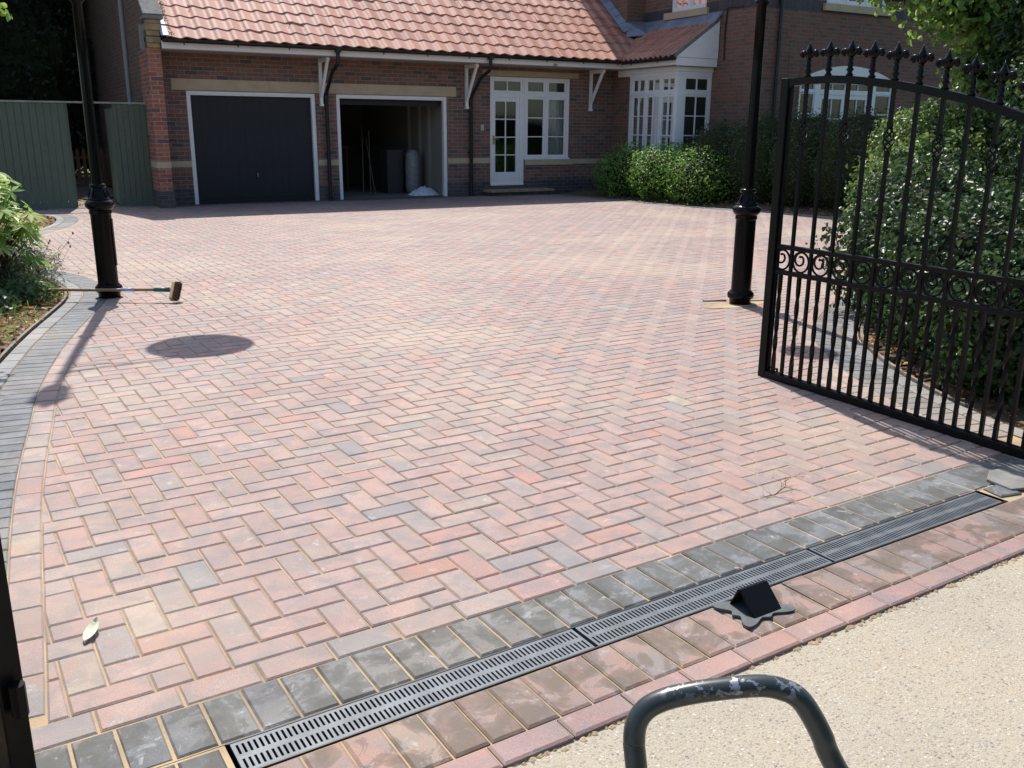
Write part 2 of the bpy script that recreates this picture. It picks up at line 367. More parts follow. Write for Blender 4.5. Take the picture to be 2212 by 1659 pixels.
class Pav(MB):
    def block(s, poly, colr, z=0., tilt=.0022, gap=.0021, cham=.0055, dep=.013):
        if area(poly) < 0: poly = poly[::-1]
        o = inset(poly, gap)
        if o is None or len(o) < 3 or abs(area(o)) < 6e-4: return
        # drop near-duplicate points
        q = [o[0]]
        for p in o[1:]:
            if np.hypot(*(p-q[-1])) > 2e-3: q.append(p)
        if np.hypot(*(q[0]-q[-1])) < 2e-3: q.pop()
        if len(q) < 3: return
        c = np.mean(q, axis=0); n = len(q)
        t = []
        for p in q:
            d = p-c; L = np.hypot(*d)
            t.append(p-np.clip(d, -abs(d), abs(d))*0)
        t = inset(q, cham)
        if t is None or len(t) != n:
            t = [c+(p-c)*.9 for p in q]
        else:   # line the inset ring up with the outer ring
            k = min(range(n), key=lambda k: sum(np.hypot(*(t[(i+k) % n]-q[i])) for i in range(n))); t = [t[(i+k) % n] for i in range(n)]
        g = rng.normal(0, tilt, 2)*1.6; h0 = z+rng.normal(0, .0007)+.0012*math.sin(c[0]*2.1+.7*c[1])*math.cos(c[1]*1.7-.4*c[0])
        H = lambda p, dz: (p[0], p[1], h0+dz+(p-c)@g)
        i0 = len(s.v); s.v += [H(p, 0) for p in t]+[H(p, -.0045) for p in q]+[(p[0], p[1], z-dep) for p in q]
        s.c += [colr]*(3*n); s.uv += [(0, 0)]*(3*n)
        s.f.append(tuple(range(i0, i0+n)))
        for a in (0, n):
            for i in range(n):
                j = (i+1) % n; s.f.append((i0+a+i, i0+a+n+i, i0+a+n+j, i0+a+j))
        s.mi += [s.m]*(1+2*n)
pav = Pav()
# closed outline of the herringbone field (inner edge of the red border rows)
bl = [L2W(x, .307) for x in np.arange(-.4, 3.75, .15)]
Li = Lc+Ln*.102; Ri = Rc+Rn*.102
top = [np.array((x, 17.86)) for x in np.arange(10.8, 3.0, -.4)]+[np.array((3.0, 17.55)), np.array((2.72, 17.55)), np.array((2.7, 18.1))]+[np.array((x, 18.12)) for x in (2.2, 1.6, 1.2)]+[np.array((.4, 18.12)), np.array((0, 17.75))]
Lrev = Li[::1]
poly = np.array(list(bl)+list(Ri[::-1])+top+list(Li))
# trim border ends that dip under the bottom line
seg_a = poly; seg_b = np.roll(poly, -1, axis=0); seg_d = seg_b-seg_a; seg_l2 = (seg_d**2).sum(1)+1e-12
orient = 1 if area(poly) > 0 else -1
def nearest(p):
    t = np.clip(((p-seg_a)*seg_d).sum(1)/seg_l2, 0, 1); q = seg_a+seg_d*t[:, None]; d = np.hypot(*(q-p).T); i = int(np.argmin(d)); return d[i], i, q[i]
def inside(p):
    y = p[1]; c = (seg_a[:, 1] > y) != (seg_b[:, 1] > y)
    xs = seg_a[:, 0]+(y-seg_a[:, 1])*seg_d[:, 0]/np.where(abs(seg_d[:, 1]) < 1e-12, 1e-12, seg_d[:, 1]); return bool((c & (p[0] < xs)).sum() % 2)
U = .1004
for iy in range(-2, 170):
    for ix in range(-20, 135):
        k = (ix-iy) % 4
        if k == 0: w, h = 2, 1
        elif k == 3: w, h = 1, 2
        else: continue
        x, y = -.2+ix*U, .4+iy*U
        c = L2W(x+w*U/2, y+h*U/2)
        if c[0] > 12.4 or c[0] < -.4 or c[1] > 18.3: continue
        if c[1] < 2.15+.0417*c[0]: continue
        d, i, q = nearest(c); ins = inside(c)
        if not ins and d > .115: continue
        P = [L2W(x, y), L2W(x+w*U, y), L2W(x+w*U, y+h*U), L2W(x, y+h*U)]
        if d < .13:
            js = {i}
            for jj in (i-1, (i+1) % len(poly)):
                js.add(jj % len(poly))
            n = np.array((-seg_d[i][1], seg_d[i][0]))*orient; n /= np.hypot(*n)
            P = clip(P, q-n*.0005, n)
            # second boundary close by (corners)
            if len(P) >= 3 and y < .55: 
                P = clip(P, L2W(0, .308), ey)
            if len(P) < 3: continue
        pav.block(P, pick(RED))
def band(mb, C, Nn, o0, o1, pitch, tab, start=0, i_lo=0, i_hi=None, z=0., keep=None):
    d = np.r_[0, np.cumsum(np.hypot(*np.diff(C, axis=0).T))]
    f = lambda s, o: np.array((np.interp(s, d, C[:, 0]), np.interp(s, d, C[:, 1])))+np.array((np.interp(s, d, Nn[:, 0]), np.interp(s, d, Nn[:, 1])))*o
    s = start
    while s+pitch < d[-1]:
        P = [f(s, o0), f(s+pitch, o0), f(s+pitch, o1), f(s, o1)]
        if keep is None or keep(np.mean(P, axis=0)): mb.block(P, pick(tab), z=z)
        s += pitch
bot = lambda c: (c-D0)@ey > .30
for C, Nn in ((Lc, Ln), (Rc, Rn)):
    band(pav, C, Nn, .0, .102, .2, RED, keep=bot)
    pav.m = 1
    band(pav, C, Nn, -.202, .0, .1008, CHAR, keep=bot)
    band(pav, C, Nn, -.304, -.202, .2, KERB, keep=bot, z=.004)
    pav.m = 0
# charcoal row along the foot of the garages
x = 3.05; pav.m = 1
while x < 10.9:
    pav.block([np.array(q) for q in ((x, 17.88), (x+.1, 17.88), (x+.1, 18.08), (x, 18.08))], pick(CHAR)); x += .1005
pav.m = 0
for row, dd, lo, hi, ph in ((.203, .104, -.5, 3.62, .0),):
    x = -.655
    while x < 3.5:
        pav.block([L2W(x+a, row+b) for a, b in ((0, .001), (.2, .001), (.2, dd), (0, dd))], pick(RED)); x += .2025
# pavers round the drain: stained charcoal soldiers, brown-red soldiers, red outer row
pav.m = 2
x = -.625
while x < 3.55:
    pav.block([L2W(x+a, b) for a, b in ((0, .006), (.1015, .006), (.1015, .204), (0, .204))], pick(CHAR2, .06), tilt=.003, gap=.0032); x += .1015
x = -.73
while x < -.12:
    pav.block([L2W(x+a, b) for a, b in ((0, -.198), (.1015, -.198), (.1015, .0), (0, .0))], pick(CHAR2, .06), tilt=.003, gap=.0032); x += .1015
pav.m = 3
x = .03-.1
while x < 4.1:
    pav.block([L2W(x+a, b) for a, b in ((0, -.328), (.1005, -.328), (.1005, -.127 if x < 3.0 else -.126), (0, -.127))], pick(RED2), tilt=.003, cham=.007, gap=.003); x += .1005
pav.m = 0
x = -.085-.8
while x < 4.1:
    pav.block([L2W(x+a, b) for a, b in ((0, -.412), (.2, -.412), (.2, -.329), (0, -.329))], pick(RED3), tilt=.004, cham=.007, z=.002); x += .2
# charcoal pieces closing the right end of the drain
pav.m = 1
pav.block([L2W(*q) for q in ((3.05, -.09), (3.16, -.115), (3.17, .0), (3.07, .0))], pick(CHAR), z=.004)
pav.m = 0
for k in range(6):
    pav.block([L2W(3.2+.1*k+a, b) for a, b in ((0, -.122), (.1, -.122), (.1, .0), (0, .0))], pick(RED2))
drive = pav.build('driveway', [M_pav, M_char, M_char_stain, M_red_stain], color=True); tag(drive, kind='structure')

def sheet(name, pts, z, m, kind='structure'):
    b = MB(); b.face([(p[0], p[1], z) for p in pts]); o = b.build(name, m); tag(o, kind=kind); return o
sheet('ground', [(-80, -80), (120, -80), (120, 160), (-80, 160)], -.06, M_grass)
s = MB(); 
Lo = Lc-Ln*.31; Ro = Rc-Rn*.31
pts = [L2W(-.95, .005), L2W(4.15, .005)]+list(Ro[::-6])+[(11.0, 18.12), (.1, 18.12)]+list(Lo[::6])
# triangulated fan-free sheet: strips between left and right edges
sb = MB(); sb.face([(p[0], p[1], -.0052) for p in pts]); 
for q in ((-.95, 4.15, -.405, -.126), (3.045, 4.15, -.126, .005), (-.95, -.008, -.126, .005)):
    sb.face([(*L2W(q[0], q[2]), -.0065), (*L2W(q[1], q[2]), -.0065), (*L2W(q[1], q[3]), -.0065), (*L2W(q[0], q[3]), -.0065)])
o = sb.build('sand_bed', M_sand); tag(o, kind='structure')
sheet('concrete_apron', [L2W(-6, -.40), L2W(-6, -4.5), L2W(12, -4.5), L2W(12, -.40)], -.012, M_conc)
# loose sand lying in the joint between the outer row and the concrete
sj = MB()
for k in range(420):
    x = rng.uniform(-.9, 4.0); p = L2W(x, -.412+rng.normal(0, .006)); r = rng.uniform(.003, .012); a = [(p[0]+r*math.cos(t)*rng.uniform(.5, 1.6), p[1]+r*math.sin(t), -.0115+rng.uniform(0, .001)) for t in np.arange(0, 6.28, 1.05)]
    i = len(sj.v); sj.face(a); 
    apex = (p[0], p[1], -.006)
    for q in range(len(a)): sj.face([a[q], a[(q+1) % len(a)], apex])
tag(sj.build('loose_sand', M_sand), 'crumbs of orange sand along the edge of the concrete', 'sand', kind='stuff')

# planting beds: lumpy soil either side
def bed(name, x0, x1, y0, y1, edge, nrm, side, step=.12, mm=M_soil):
    nx, ny = int((x1-x0)/step), int((y1-y0)/step); V = []; F = []
    X, Y = np.meshgrid(np.linspace(x0, x1, nx), np.linspace(y0, y1, ny)); P = np.c_[X.ravel(), Y.ravel()]
    Z = np.zeros(len(P)); keep = np.zeros(len(P), bool)
    for i, p in enumerate(P):
        d2 = ((edge-p)**2).sum(1); j = int(np.argmin(d2)); sd_ = (p-edge[j])@nrm[j]
        keep[i] = sd_ < -.27; Z[i] = -.035+min(.09, max(0, -sd_-.33)*.12)+rng.uniform(-.012, .014)
    idx = np.arange(len(P)).reshape(ny, nx)
    for a in range(ny-1):
        for b in range(nx-1):
            q = (idx[a, b], idx[a, b+1], idx[a+1, b+1], idx[a+1, b])
            if all(keep[k] for k in q): F.append(q)
    me = bpy.data.meshes.new(name); me.from_pydata([(p[0], p[1], z) for p, z in zip(P, Z)], [], F); me.materials.append(mm)
    me.polygons.foreach_set('use_smooth', [True]*len(F)); o = bpy.data.objects.new(name, me); col.objects.link(o); tag(o, kind='structure'); return o
bed('planting_bed', -3.5, 1.1, 3.0, 17.6, Lc, Ln, -1)
bed('planting_bed', 3.9, 15.5, 2.2, 18.0, Rc, Rn, -1)
# timber edging boards
def edging(C, Nn, i0, i1, label):
    b = MB(); P = C[i0:i1]-Nn[i0:i1]*.325; Q = C[i0:i1]-Nn[i0:i1]*.345
    for k in range(0, len(P)-3, 3):
        a, c, d, e = P[k], P[k+3], Q[k+3], Q[k]
        b.hexa([(*a, -.05), (*c, -.05), (*d, -.05), (*e, -.05), (*a, .010), (*c, .010), (*d, .010), (*e, .010)])
    tag(b.build('timber_edging', M_timber), label, 'edging')
nL = len(Lc); nR = len(Rc)
edging(Lc, Ln, int(nL*.55), nL-10, 'thin weathered timber board edging the left bed of dry leaves')
edging(Rc, Rn, int(nR*.45), nR-10, 'thin timber board edging the bed under the holly')
sheet('gravel_path', [(1.0, 18.1), (2.75, 18.1), (2.75, 27), (0.2, 27)], -.004, M_gravel)
b = MB(); b.box(1.45, 2.4, 18.15, 18.42, -.03, .006); tag(b.build('threshold', M_cope), kind='structure')
#--PART2--
# ================================================================== HOUSE
house = thing('house', 'red brick house with pantiled double garage range and taller wing, white joinery', 'house', (8, 20, 0))
bpy.context.view_layer.update()
def H(o, parent=None):   # parent while keeping world coordinates
    p = parent or house
    o.parent = p
    if p is house: o.matrix_parent_inverse = Matrix.Translation((-8, -20, 0))
    return o
def holes(mb, axis, d0, d1, a0, a1, z0, z1, ops):
    """wall slab between d0 and d1 with rectangular openings; axis 'x' = runs along X"""
    A = sorted({a0, a1}|{v for o in ops for v in o[:2] if a0 < v < a1}); Z = sorted({z0, z1}|{v for o in ops for v in o[2:] if z0 < v < z1})
    for i in range(len(A)-1):
        runs = []
        for j in range(len(Z)-1):
            ca, cz = (A[i]+A[i+1])/2, (Z[j]+Z[j+1])/2
            if any(o[0] < ca < o[1] and o[2] < cz < o[3] for o in ops): continue
            if runs and abs(runs[-1][1]-Z[j]) < 1e-9: runs[-1][1] = Z[j+1]
            else: runs.append([Z[j], Z[j+1]])
        for p, q in runs:
            if axis == 'x': mb.box(A[i], A[i+1], d0, d1, p, q)
            else: mb.box(d0, d1, A[i], A[i+1], p, q)
WY = 18.15; XW = 13.94; XA = 13.45; XB = 13.0; YF = 15.83; YW = 14.62
G1 = (3.486, 5.91, -1, 2.052); G2 = (6.333, 8.757, -1, 2.052)
DO = (9.787, 10.645, .20, 2.50); WO = (10.645, 11.825, .76, 2.50)
w = MB(); holes(w, 'x', WY, WY+.28, 3.02, 13.0, -.05, 2.95, [G1, G2, DO, WO]); H(w.build('front_wall', M_brick))
def parts(name, m_, boxes, bevel=0):
    for bx_ in boxes: w_ = MB(); w_.box(*bx_); H(w_.build(name, m_, bevel=bevel))
parts('plinth', M_blue, [(3.02, 3.486, WY-.004, WY+.02, -.05, .30), (5.91, 6.333, WY-.004, WY+.02, -.05, .30), (8.757, 9.787, WY-.004, WY+.02, -.05, .30), (10.645, 13.0, WY-.004, WY+.02, -.05, .30), (9.787, 10.645, WY-.004, WY+.02, -.05, .20)])
parts('stone_band', M_stone, [(a, c, WY-.006, WY+.02, .69, .80) for a, c in ((3.02, 3.486), (5.91, 6.333), (8.757, 9.787))]+[(11.925, 12.998, WY-.006, WY+.02, .65, .76)])
parts('stone_sill', M_stone, [(10.66, 11.92, WY-.03, WY+.02, .635, .755)])
parts('stone_lintel', M_stone, [(3.24, 5.02, WY-.006, WY+.02, 2.06, 2.255), (5.023, 7.0, WY-.006, WY+.02, 2.06, 2.255), (7.003, 8.97, WY-.006, WY+.02, 2.06, 2.255), (9.6, 12.05, WY-.006, WY+.02, 2.51, 2.62)])
# pier and gable wall with corbel and coping
RM = .8; RY = 17.42; RZ = 2.885
def roofz(y): return RZ+RM*(y-RY)
w = MB(); w.box(2.79, 3.02, 17.6, 18.5, .30, 2.72); H(w.build('pier', M_pier))
w = MB(); w.box(2.775, 3.035, 17.585, 18.5, -.05, .30); H(w.build('pier_plinth', M_blue))
w = MB(); w.box(2.786, 3.024, 17.594, 18.3, .70, .805); H(w.build('stone_band', M_stone))
w = MB()
Y = [18.5, 22.7, 27.6]; P = [(2.79, 18.5), (2.79, 22.7), (2.79, 27.6)]
for x in (2.79, 3.02):
    w.face([(x, 18.5, 0), (x, 27.6, 0), (x, 27.6, roofz(18.0)+.1), (x, 22.7, roofz(22.7)+.1), (x, 18.5, roofz(18.5)+.1)])
for x in (2.79, 3.02):
    w.face([(x, 17.6, 2.725), (x, 18.5, 2.725), (x, 18.5, roofz(18.5)+.1), (x, 17.75, roofz(17.75)+.08), (x, 17.6, 3.1)])
w.face([(2.79, 27.6, 0), (3.02, 27.6, 0), (3.02, 27.6, 3.4), (2.79, 27.6, 3.4)])
H(w.build('gable_wall', M_brickw))
w = MB()   # stepped stone corbel
w.box(2.80, 3.02, 17.56, 17.78, 2.72, 2.80); w.box(2.79, 3.03, 17.535, 17.78, 2.80, 2.90)
w.box(2.80, 3.02, 17.52, 17.78, 2.91, 3.00); w.box(2.785, 3.035, 17.49, 17.78, 3.00, 3.11); w.box(2.79, 3.03, 17.47, 17.78, 3.11, 3.17)
H(w.build('stone_corbel', M_stone_w, bevel=.012))
w = MB(); w.box(2.755, 3.08, 17.43, 17.80, 3.172, 3.235)
w.hexa([(2.755, 17.5, 3.20), (3.08, 17.5, 3.20), (3.08, 22.7, roofz(22.7)+.14), (2.755, 22.7, roofz(22.7)+.14), (2.755, 17.44, 3.25), (3.08, 17.44, 3.25), (3.08, 22.7, roofz(22.7)+.22), (2.755, 22.7, roofz(22.7)+.22)])
H(w.build('coping', M_cope, bevel=.01))
w = MB(); w.tube([(2.75, 19.81, 0.0), (2.75, 19.81, 4.6)], .045, 10); w.box(2.72, 2.79, 17.74, 17.80, 2.70, 3.1); H(w.build('soil_pipe', mat('grey_pipe', (.28, .28, .27), .6)[0]))
# ---------------------------------------------------------------- tiled roofs
def tiles(name, O, A, S, Nv, nx, ny, tw, g, keep, seed=1, amp=.019, skipz=None):
    """pantiles: O origin at eave, A along, S up slope, Nv normal"""
    rs = np.random.default_rng(seed); b = MB(); ns = 10
    for j in range(ny):
        for i in range(nx):
            c = O+A*(i+.5)*tw+S*(j+.5)*g
            if not keep(c): continue
            base = np.array(((.47, .205, .135), (.505, .225, .15), (.48, .215, .15), (.42, .18, .12), (.525, .26, .19))[rs.integers(5)])*rs.uniform(.92, 1.07)
            b.cc = tuple(base); l = rs.normal(0, .003); sk = rs.normal(0, .004)
            i0 = len(b.v)
            for k in range(ns+1):
                t = k/ns; hgt = amp*math.sin(2*math.pi*(t+.02)+.45*math.sin(2*math.pi*t))+amp
                P = O+A*(i+t)*tw
                for (sv_, dn) in ((j*g-.02+sk, l-.012), (j*g-.02+sk, .015+l), (j*g-.02+sk, .015+l), (j*g+g*.5, .007+l*.5), ((j+1)*g+.01, .0)):
                    b.v.append(tuple(P+S*sv_+Nv*(hgt+dn))); b.c.append(b.cc); b.uv.append((0, 0))
            for k in range(ns):
                for r_ in (0, 2, 3):
                    a0_ = i0+k*5+r_; b.f.append((a0_, a0_+5, a0_+6, a0_+1)); b.mi.append(0)
    o = b.build(name, M_tile, color=True); me = o.data
    me.polygons.foreach_set('use_smooth', [(k % 3) != 0 for k in range(len(me.polygons))]); return o
cs = 1/math.hypot(1, RM)
S1 = np.array((0, cs, RM*cs)); N1 = np.array((0, -RM*cs, cs)); O1 = np.array((3.10, RY, RZ))
LM = .65; LX = 12.72; LZ = 2.87
def keep1(c):
    if c[0] > XA+.1 and c[1] > 18.2: return False
    return c[0] < LX+.12+ (c[1]-RY)*RM/LM*1.0
SKY = (9.35, 10.45, 19.32, 20.6)
roof = H(tiles('tiled_roof', O1, np.array((1., 0, 0)), S1, N1, 37, 21, .285, .318, lambda c: keep1(c) and not (SKY[0] < c[0] < SKY[1] and SKY[2] < c[1] < SKY[3])))
w = MB()   # deck under the tiles, back slope, ridge
w.face([(3.02, RY+.05, RZ), (XA, RY+.05, RZ), (XA, 22.7, roofz(22.7)-.04), (3.02, 22.7, roofz(22.7)-.04)])
w.face([(3.02, 22.7, roofz(22.7)-.04), (XA, 22.7, roofz(22.7)-.04), (XA, 27.8, RZ-.1), (3.02, 27.8, RZ-.1)])
w.tube([(3.02, 22.7, roofz(22.7)), (XA, 22.7, roofz(22.7))], .12, 12)
H(w.build('roof_deck', mat('roof_underlay', (.10, .06, .05), .9)[0]))
c2 = 1/math.hypot(1, LM)
S2 = np.array((c2, 0, LM*c2)); N2 = np.array((-LM*c2, 0, c2)); O2 = np.array((LX, 15.66, LZ))
H(tiles('bay_roof', O2, np.array((0, 1., 0)), S2, N2, 14, 5, .172, .285, lambda c: c[0] > LX-.05+(c[1]-RY-.1)*RM/LM and c[1] < 18.3, 5, .027))
w = MB(); w.face([(LX+.02, 15.66, LZ-.01), (LX+.02, 18.3, LZ-.01), (XW, 18.3, LZ+LM*(XW-LX)-.01), (XW, 15.66, LZ+LM*(XW-LX)-.01)]); H(w.build('bay_roof_deck', M_lead))
# lead: verge strip at the coping, flashings against the wing, valley
w = MB()
for j in range(22):
    a, c = j*.318, (j+1)*.318+.03
    P = lambda x, s, n: tuple(np.array((x, RY, RZ))+S1*s+N1*n)
    w.hexa([P(3.01, a-.02, .045), P(3.145, a-.02, .04), P(3.145, c-.02, .03), P(3.01, c-.02, .035), P(3.01, a-.02, .06), P(3.14, a-.02, .055), P(3.14, c-.02, .04), P(3.01, c-.02, .05)])
H(w.build('verge_flashing', M_leadl, bevel=.006))
w = MB()
for j in range(3, 22):   # stepped soakers
    a, c = j*.318*.9+.15, (j+1)*.318*.9+.2
    P = lambda x, s, n: tuple(np.array((x, RY, RZ))+S1*s+N1*n)
    w.hexa([P(XA-.17, a, .05), P(XA-.01, a, .06), P(XA-.01, c, .05), P(XA-.17, c, .04), P(XA-.17, a, .06), P(XA-.01, a, .17), P(XA-.01, c, .15), P(XA-.17, c, .05)])
H(w.build('wall_flashing', M_lead, bevel=.006))
w = MB()
V = lambda t, dx, dz: (LX+.02+1.23*t+dx, RY+t, RZ+RM*t+dz)
w.face([V(0, -.10, .0), V(0, .10, .03), V(.95, .12, .02), V(.95, -.12, .0)])
w.face([(XA-.16, 18.08, 3.46), (XA+.2, 17.7, 3.48), (XW+.005, 18.0, 3.80), (XW+.005, 18.31, 3.84), (XA-.02, 18.29, 3.80)])
# apron along the lean-to head
zt = LZ+LM*(XW-.20-LX)+.05
yy = np.linspace(15.62, 18.32, 12)
for a, c in zip(yy[:-1], yy[1:]):
    w.hexa([(XW-.22, a, zt-.015+.012*math.sin(a*9)), (XW-.004, a, zt+.17), (XW-.004, c, zt+.17), (XW-.22, c, zt-.015+.012*math.sin(c*9)), (XW-.22, a, zt+.0+.012*math.sin(a*9)), (XW-.01, a, zt+.23), (XW-.01, c, zt+.23), (XW-.22, c, zt+.0+.012*math.sin(c*9))])
H(w.build('valley_flashing', M_lead))
# moss and weeds in the valley gutter
w = MB()
for k in range(90):
    p = np.array((12.68, 17.38, 2.88))+rng.normal(0, 1, 3)*(.035, .035, .05); d = rng.normal(0, 1, 3)*(.05, .05, .09); q = p+d
    w.face([tuple(p), tuple(p+np.array((.006, 0, .004))), tuple(q)])
for k in range(160):
    s_ = rng.uniform(0, 1.6); x = 3.15+abs(rng.normal(0, .035)); p = np.array((x, RY, RZ))+S1*s_+N1*rng.uniform(.04, .075); r = rng.uniform(.006, .018)
    w.face([tuple(p+np.array((r*math.cos(t), r*math.sin(t)*.8, r*math.sin(t)*.7))) for t in np.arange(0, 6.2, 1.25)])
for k in range(26):
    x = rng.uniform(3.3, 12.8); j = rng.integers(1, 9); p0 = np.array((x, RY, RZ))+S1*(j*.318-.03)
    for q in range(9):
        p = p0+np.array((rng.normal(0, .03), 0, 0))+S1*rng.normal(0, .012)+N1*rng.uniform(.03, .06); r = rng.uniform(.006, .016)
        w.face([tuple(p+np.array((r*math.cos(t), r*math.sin(t)*.8, r*math.sin(t)*.7))) for t in np.arange(0, 6.2, 1.25)])
H(w.build('roof_moss', M_moss))['kind'] = 'stuff'
# roof window

w = MB(); P = lambda x, y, n: tuple(np.array((x, y, roofz(y)))+N1*n)
w.hexa([P(9.42, 19.45, 0), P(10.38, 19.45, 0), P(10.38, 20.55, 0), P(9.42, 20.55, 0), P(9.42, 19.45, .11), P(10.38, 19.45, .11), P(10.38, 20.55, .11), P(9.42, 20.55, .11)])
sw = H(w.build("roof_window", mat('grey_cladding', (.05, .055, .06), .4)[0], bevel=.01))
w = MB()
for k in range(11):
    xa, xb = 9.28+k*.115, 9.28+(k+1)*.115
    w.face([P(xa, 19.20+.03*(k % 2), .05+.02*(k % 2)), P(xb, 19.20+.03*((k+1) % 2), .05+.02*((k+1) % 2)), P(xb, 19.46, .08), P(xa, 19.46, .08)])
w.build("lead_apron", M_leadl, sw)
# fascia, soffit, gutter
w = MB(); w.box(3.025, 12.78, 17.49, 17.515, 2.712, 2.835); w.box(12.78, 12.805, 15.64, 17.52, 2.712, 2.83); H(w.build('fascia', M_white))
w = MB(); w.box(3.025, 12.99, 17.516, 18.149, 2.700, 2.711); w.box(12.806, 12.99, 15.80, 17.51, 2.700, 2.711); H(w.build('soffit', M_cream))
def gutter(a, c):
    a, c = np.array(a, float), np.array(c, float); d = norm(c-a); sd_ = np.cross(d, (0, 0, 1.)); b = MB(); r = .058; n = 9
    ring = [(math.cos(math.pi+math.pi*k/n)*r, math.sin(math.pi+math.pi*k/n)*r) for k in range(n+1)]
    inner = [(x*.93, z*.93) for x, z in ring][::-1]; full = ring+inner; i0 = 0
    for e in (a, c):
        for x, z in full: b.v.append(tuple(e+sd_*x+np.array((0, 0, z)))); b.c.append((1, 1, 1)); b.uv.append((0, 0))
    m_ = len(full)
    for k in range(m_): b.f.append((k, (k+1) % m_, m_+(k+1) % m_, m_+k)); b.mi.append(0)
    b.f.append(tuple(range(m_))); b.f.append(tuple(range(m_, 2*m_))); b.mi += [0, 0]
    L = np.linalg.norm(c-a); k = .35
    while k < L:
        p = a+d*k; b.bar(p+sd_*.0+(0, 0, -.062), p+sd_*(.03)+(0, 0, -.085), .02, .012); k += .92
    return b
g_ = gutter((3.03, 17.40, 2.862), (12.68, 17.40, 2.862)); H(g_.build('gutter', M_plastic))
g_ = gutter((12.70, 17.40, 2.850), (12.70, 15.60, 2.850)); H(g_.build('gutter', M_plastic))
for X0, X1 in ((6.11, 6.15), (9.29, 9.40)):
    dp = MB()
    dp.tube([(X1, 17.41, 2.82), (X1, 17.41, 2.62), (X1-.01, 17.45, 2.56), (X0+(X1-X0)*.5, 17.72, 2.44), (X0, 18.0, 2.12), (X0, 18.085, 2.0), (X0, 18.085, 0.0)], .036, 12)
    for z in (2.02, 1.96, .06): dp.lathe([(.044, 0), (.044, .05)], (X0, 18.085, z), 12)
    for z in (1.9, .9): dp.box(X0-.06, X0+.06, 18.10, 18.149, z, z+.03)
    dp.box(X1-.045, X1+.045, 17.35, 17.465, 2.77, 2.868)
    H(dp.build('downpipe', M_plastic, autosmooth=35))
for X0 in (6.02, 9.20, 12.37):
    br = MB(); br.box(X0-.03, X0+.03, 18.08, 18.149, 1.83, 2.699)
    br.box(X0-.028, X0+.028, 17.60, 18.08, 2.625, 2.699)
    br.bar((X0, 18.10, 1.98), (X0, 17.66, 2.64), .05, .055, up=(1, 0, 0))
    br.box(X0-.034, X0+.034, 18.06, 18.15, 1.815, 1.86)
    H(br.build('roof_bracket', M_white, bevel=.006))
# ---------------------------------------------------------------- garage doors and joinery
for x0, x1 in ((3.486, 5.91), (6.333, 8.757)):
    fr = MB(); holes(fr, 'x', 18.17, 18.27, x0, x1, 0, 2.052, [(x0+.075, x1-.075, -1, 1.975)])
    fr.box(x0+.01, x1-.01, 18.158, 18.17, 2.0, 2.045)
    H(fr.build('door_frame', M_white, bevel=.004))
gd = MB(); n_ = 14; x0, x1 = 3.562, 5.834; pw = (x1-x0)/n_
for k in range(n_): gd.box(x0+k*pw+.0007, x0+(k+1)*pw-.0007, 18.245, 18.262, .012, 1.972)
gd.box(x0, x1, 18.255, 18.275, .01, 1.974); gd.box(x0+.1, x1-.1, 18.228, 18.24, .10, .112)
gdo = H(gd.build('garage_door', M_gdoor)); gdo['label'] = 'closed dark vertically boarded garage door'
hd = MB(); hd.lathe([(.022, 0), (.022, .012)], (4.715, 18.22, .54), 12); hd.box(4.708, 4.722, 18.215, 18.235, .49, .56)
o = hd.build('handle', mat('steel', (.3, .3, .31), .45, 1)[0], gdo); o.matrix_parent_inverse = Matrix.Identity(4)
# open garage: up-and-over leaf parked under the ceiling, tracks, inner shell
og = MB(); og.box(6.44, 8.65, 18.34, 20.3, 1.93, 1.97); og.box(6.44, 8.65, 18.30, 18.36, 1.86, 1.965); H(og.build('garage_door', M_gdoor))['label'] = 'raised garage door parked under the ceiling'
gi = MB(); gi.box(6.42, 6.46, 18.40, 23.2, 0, 2.5); gi.box(6.42, 8.95, 23.2, 23.3, 0, 2.5); gi.box(6.42, 8.95, 18.40, 23.2, 2.45, 2.5)
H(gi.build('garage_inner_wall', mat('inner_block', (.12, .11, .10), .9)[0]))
gi = MB(); gi.box(8.76, 8.9, 18.42, 23.2, 0, 2.5)
for y in (19.0, 19.5, 20.1): gi.box(8.70, 8.76, y, y+.12, 0, 2.45)
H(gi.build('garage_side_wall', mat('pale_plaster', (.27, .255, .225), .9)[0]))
gf = MB(); gf.box(6.335, 8.755, 18.3, 23.2, -.03, .008); H(gf.build('garage_floor', M_cope))
gt = MB(); gt.box(3.4, 9.5, 18.085, 18.30, -.03, .006); H(gt.build('threshold', M_blue))

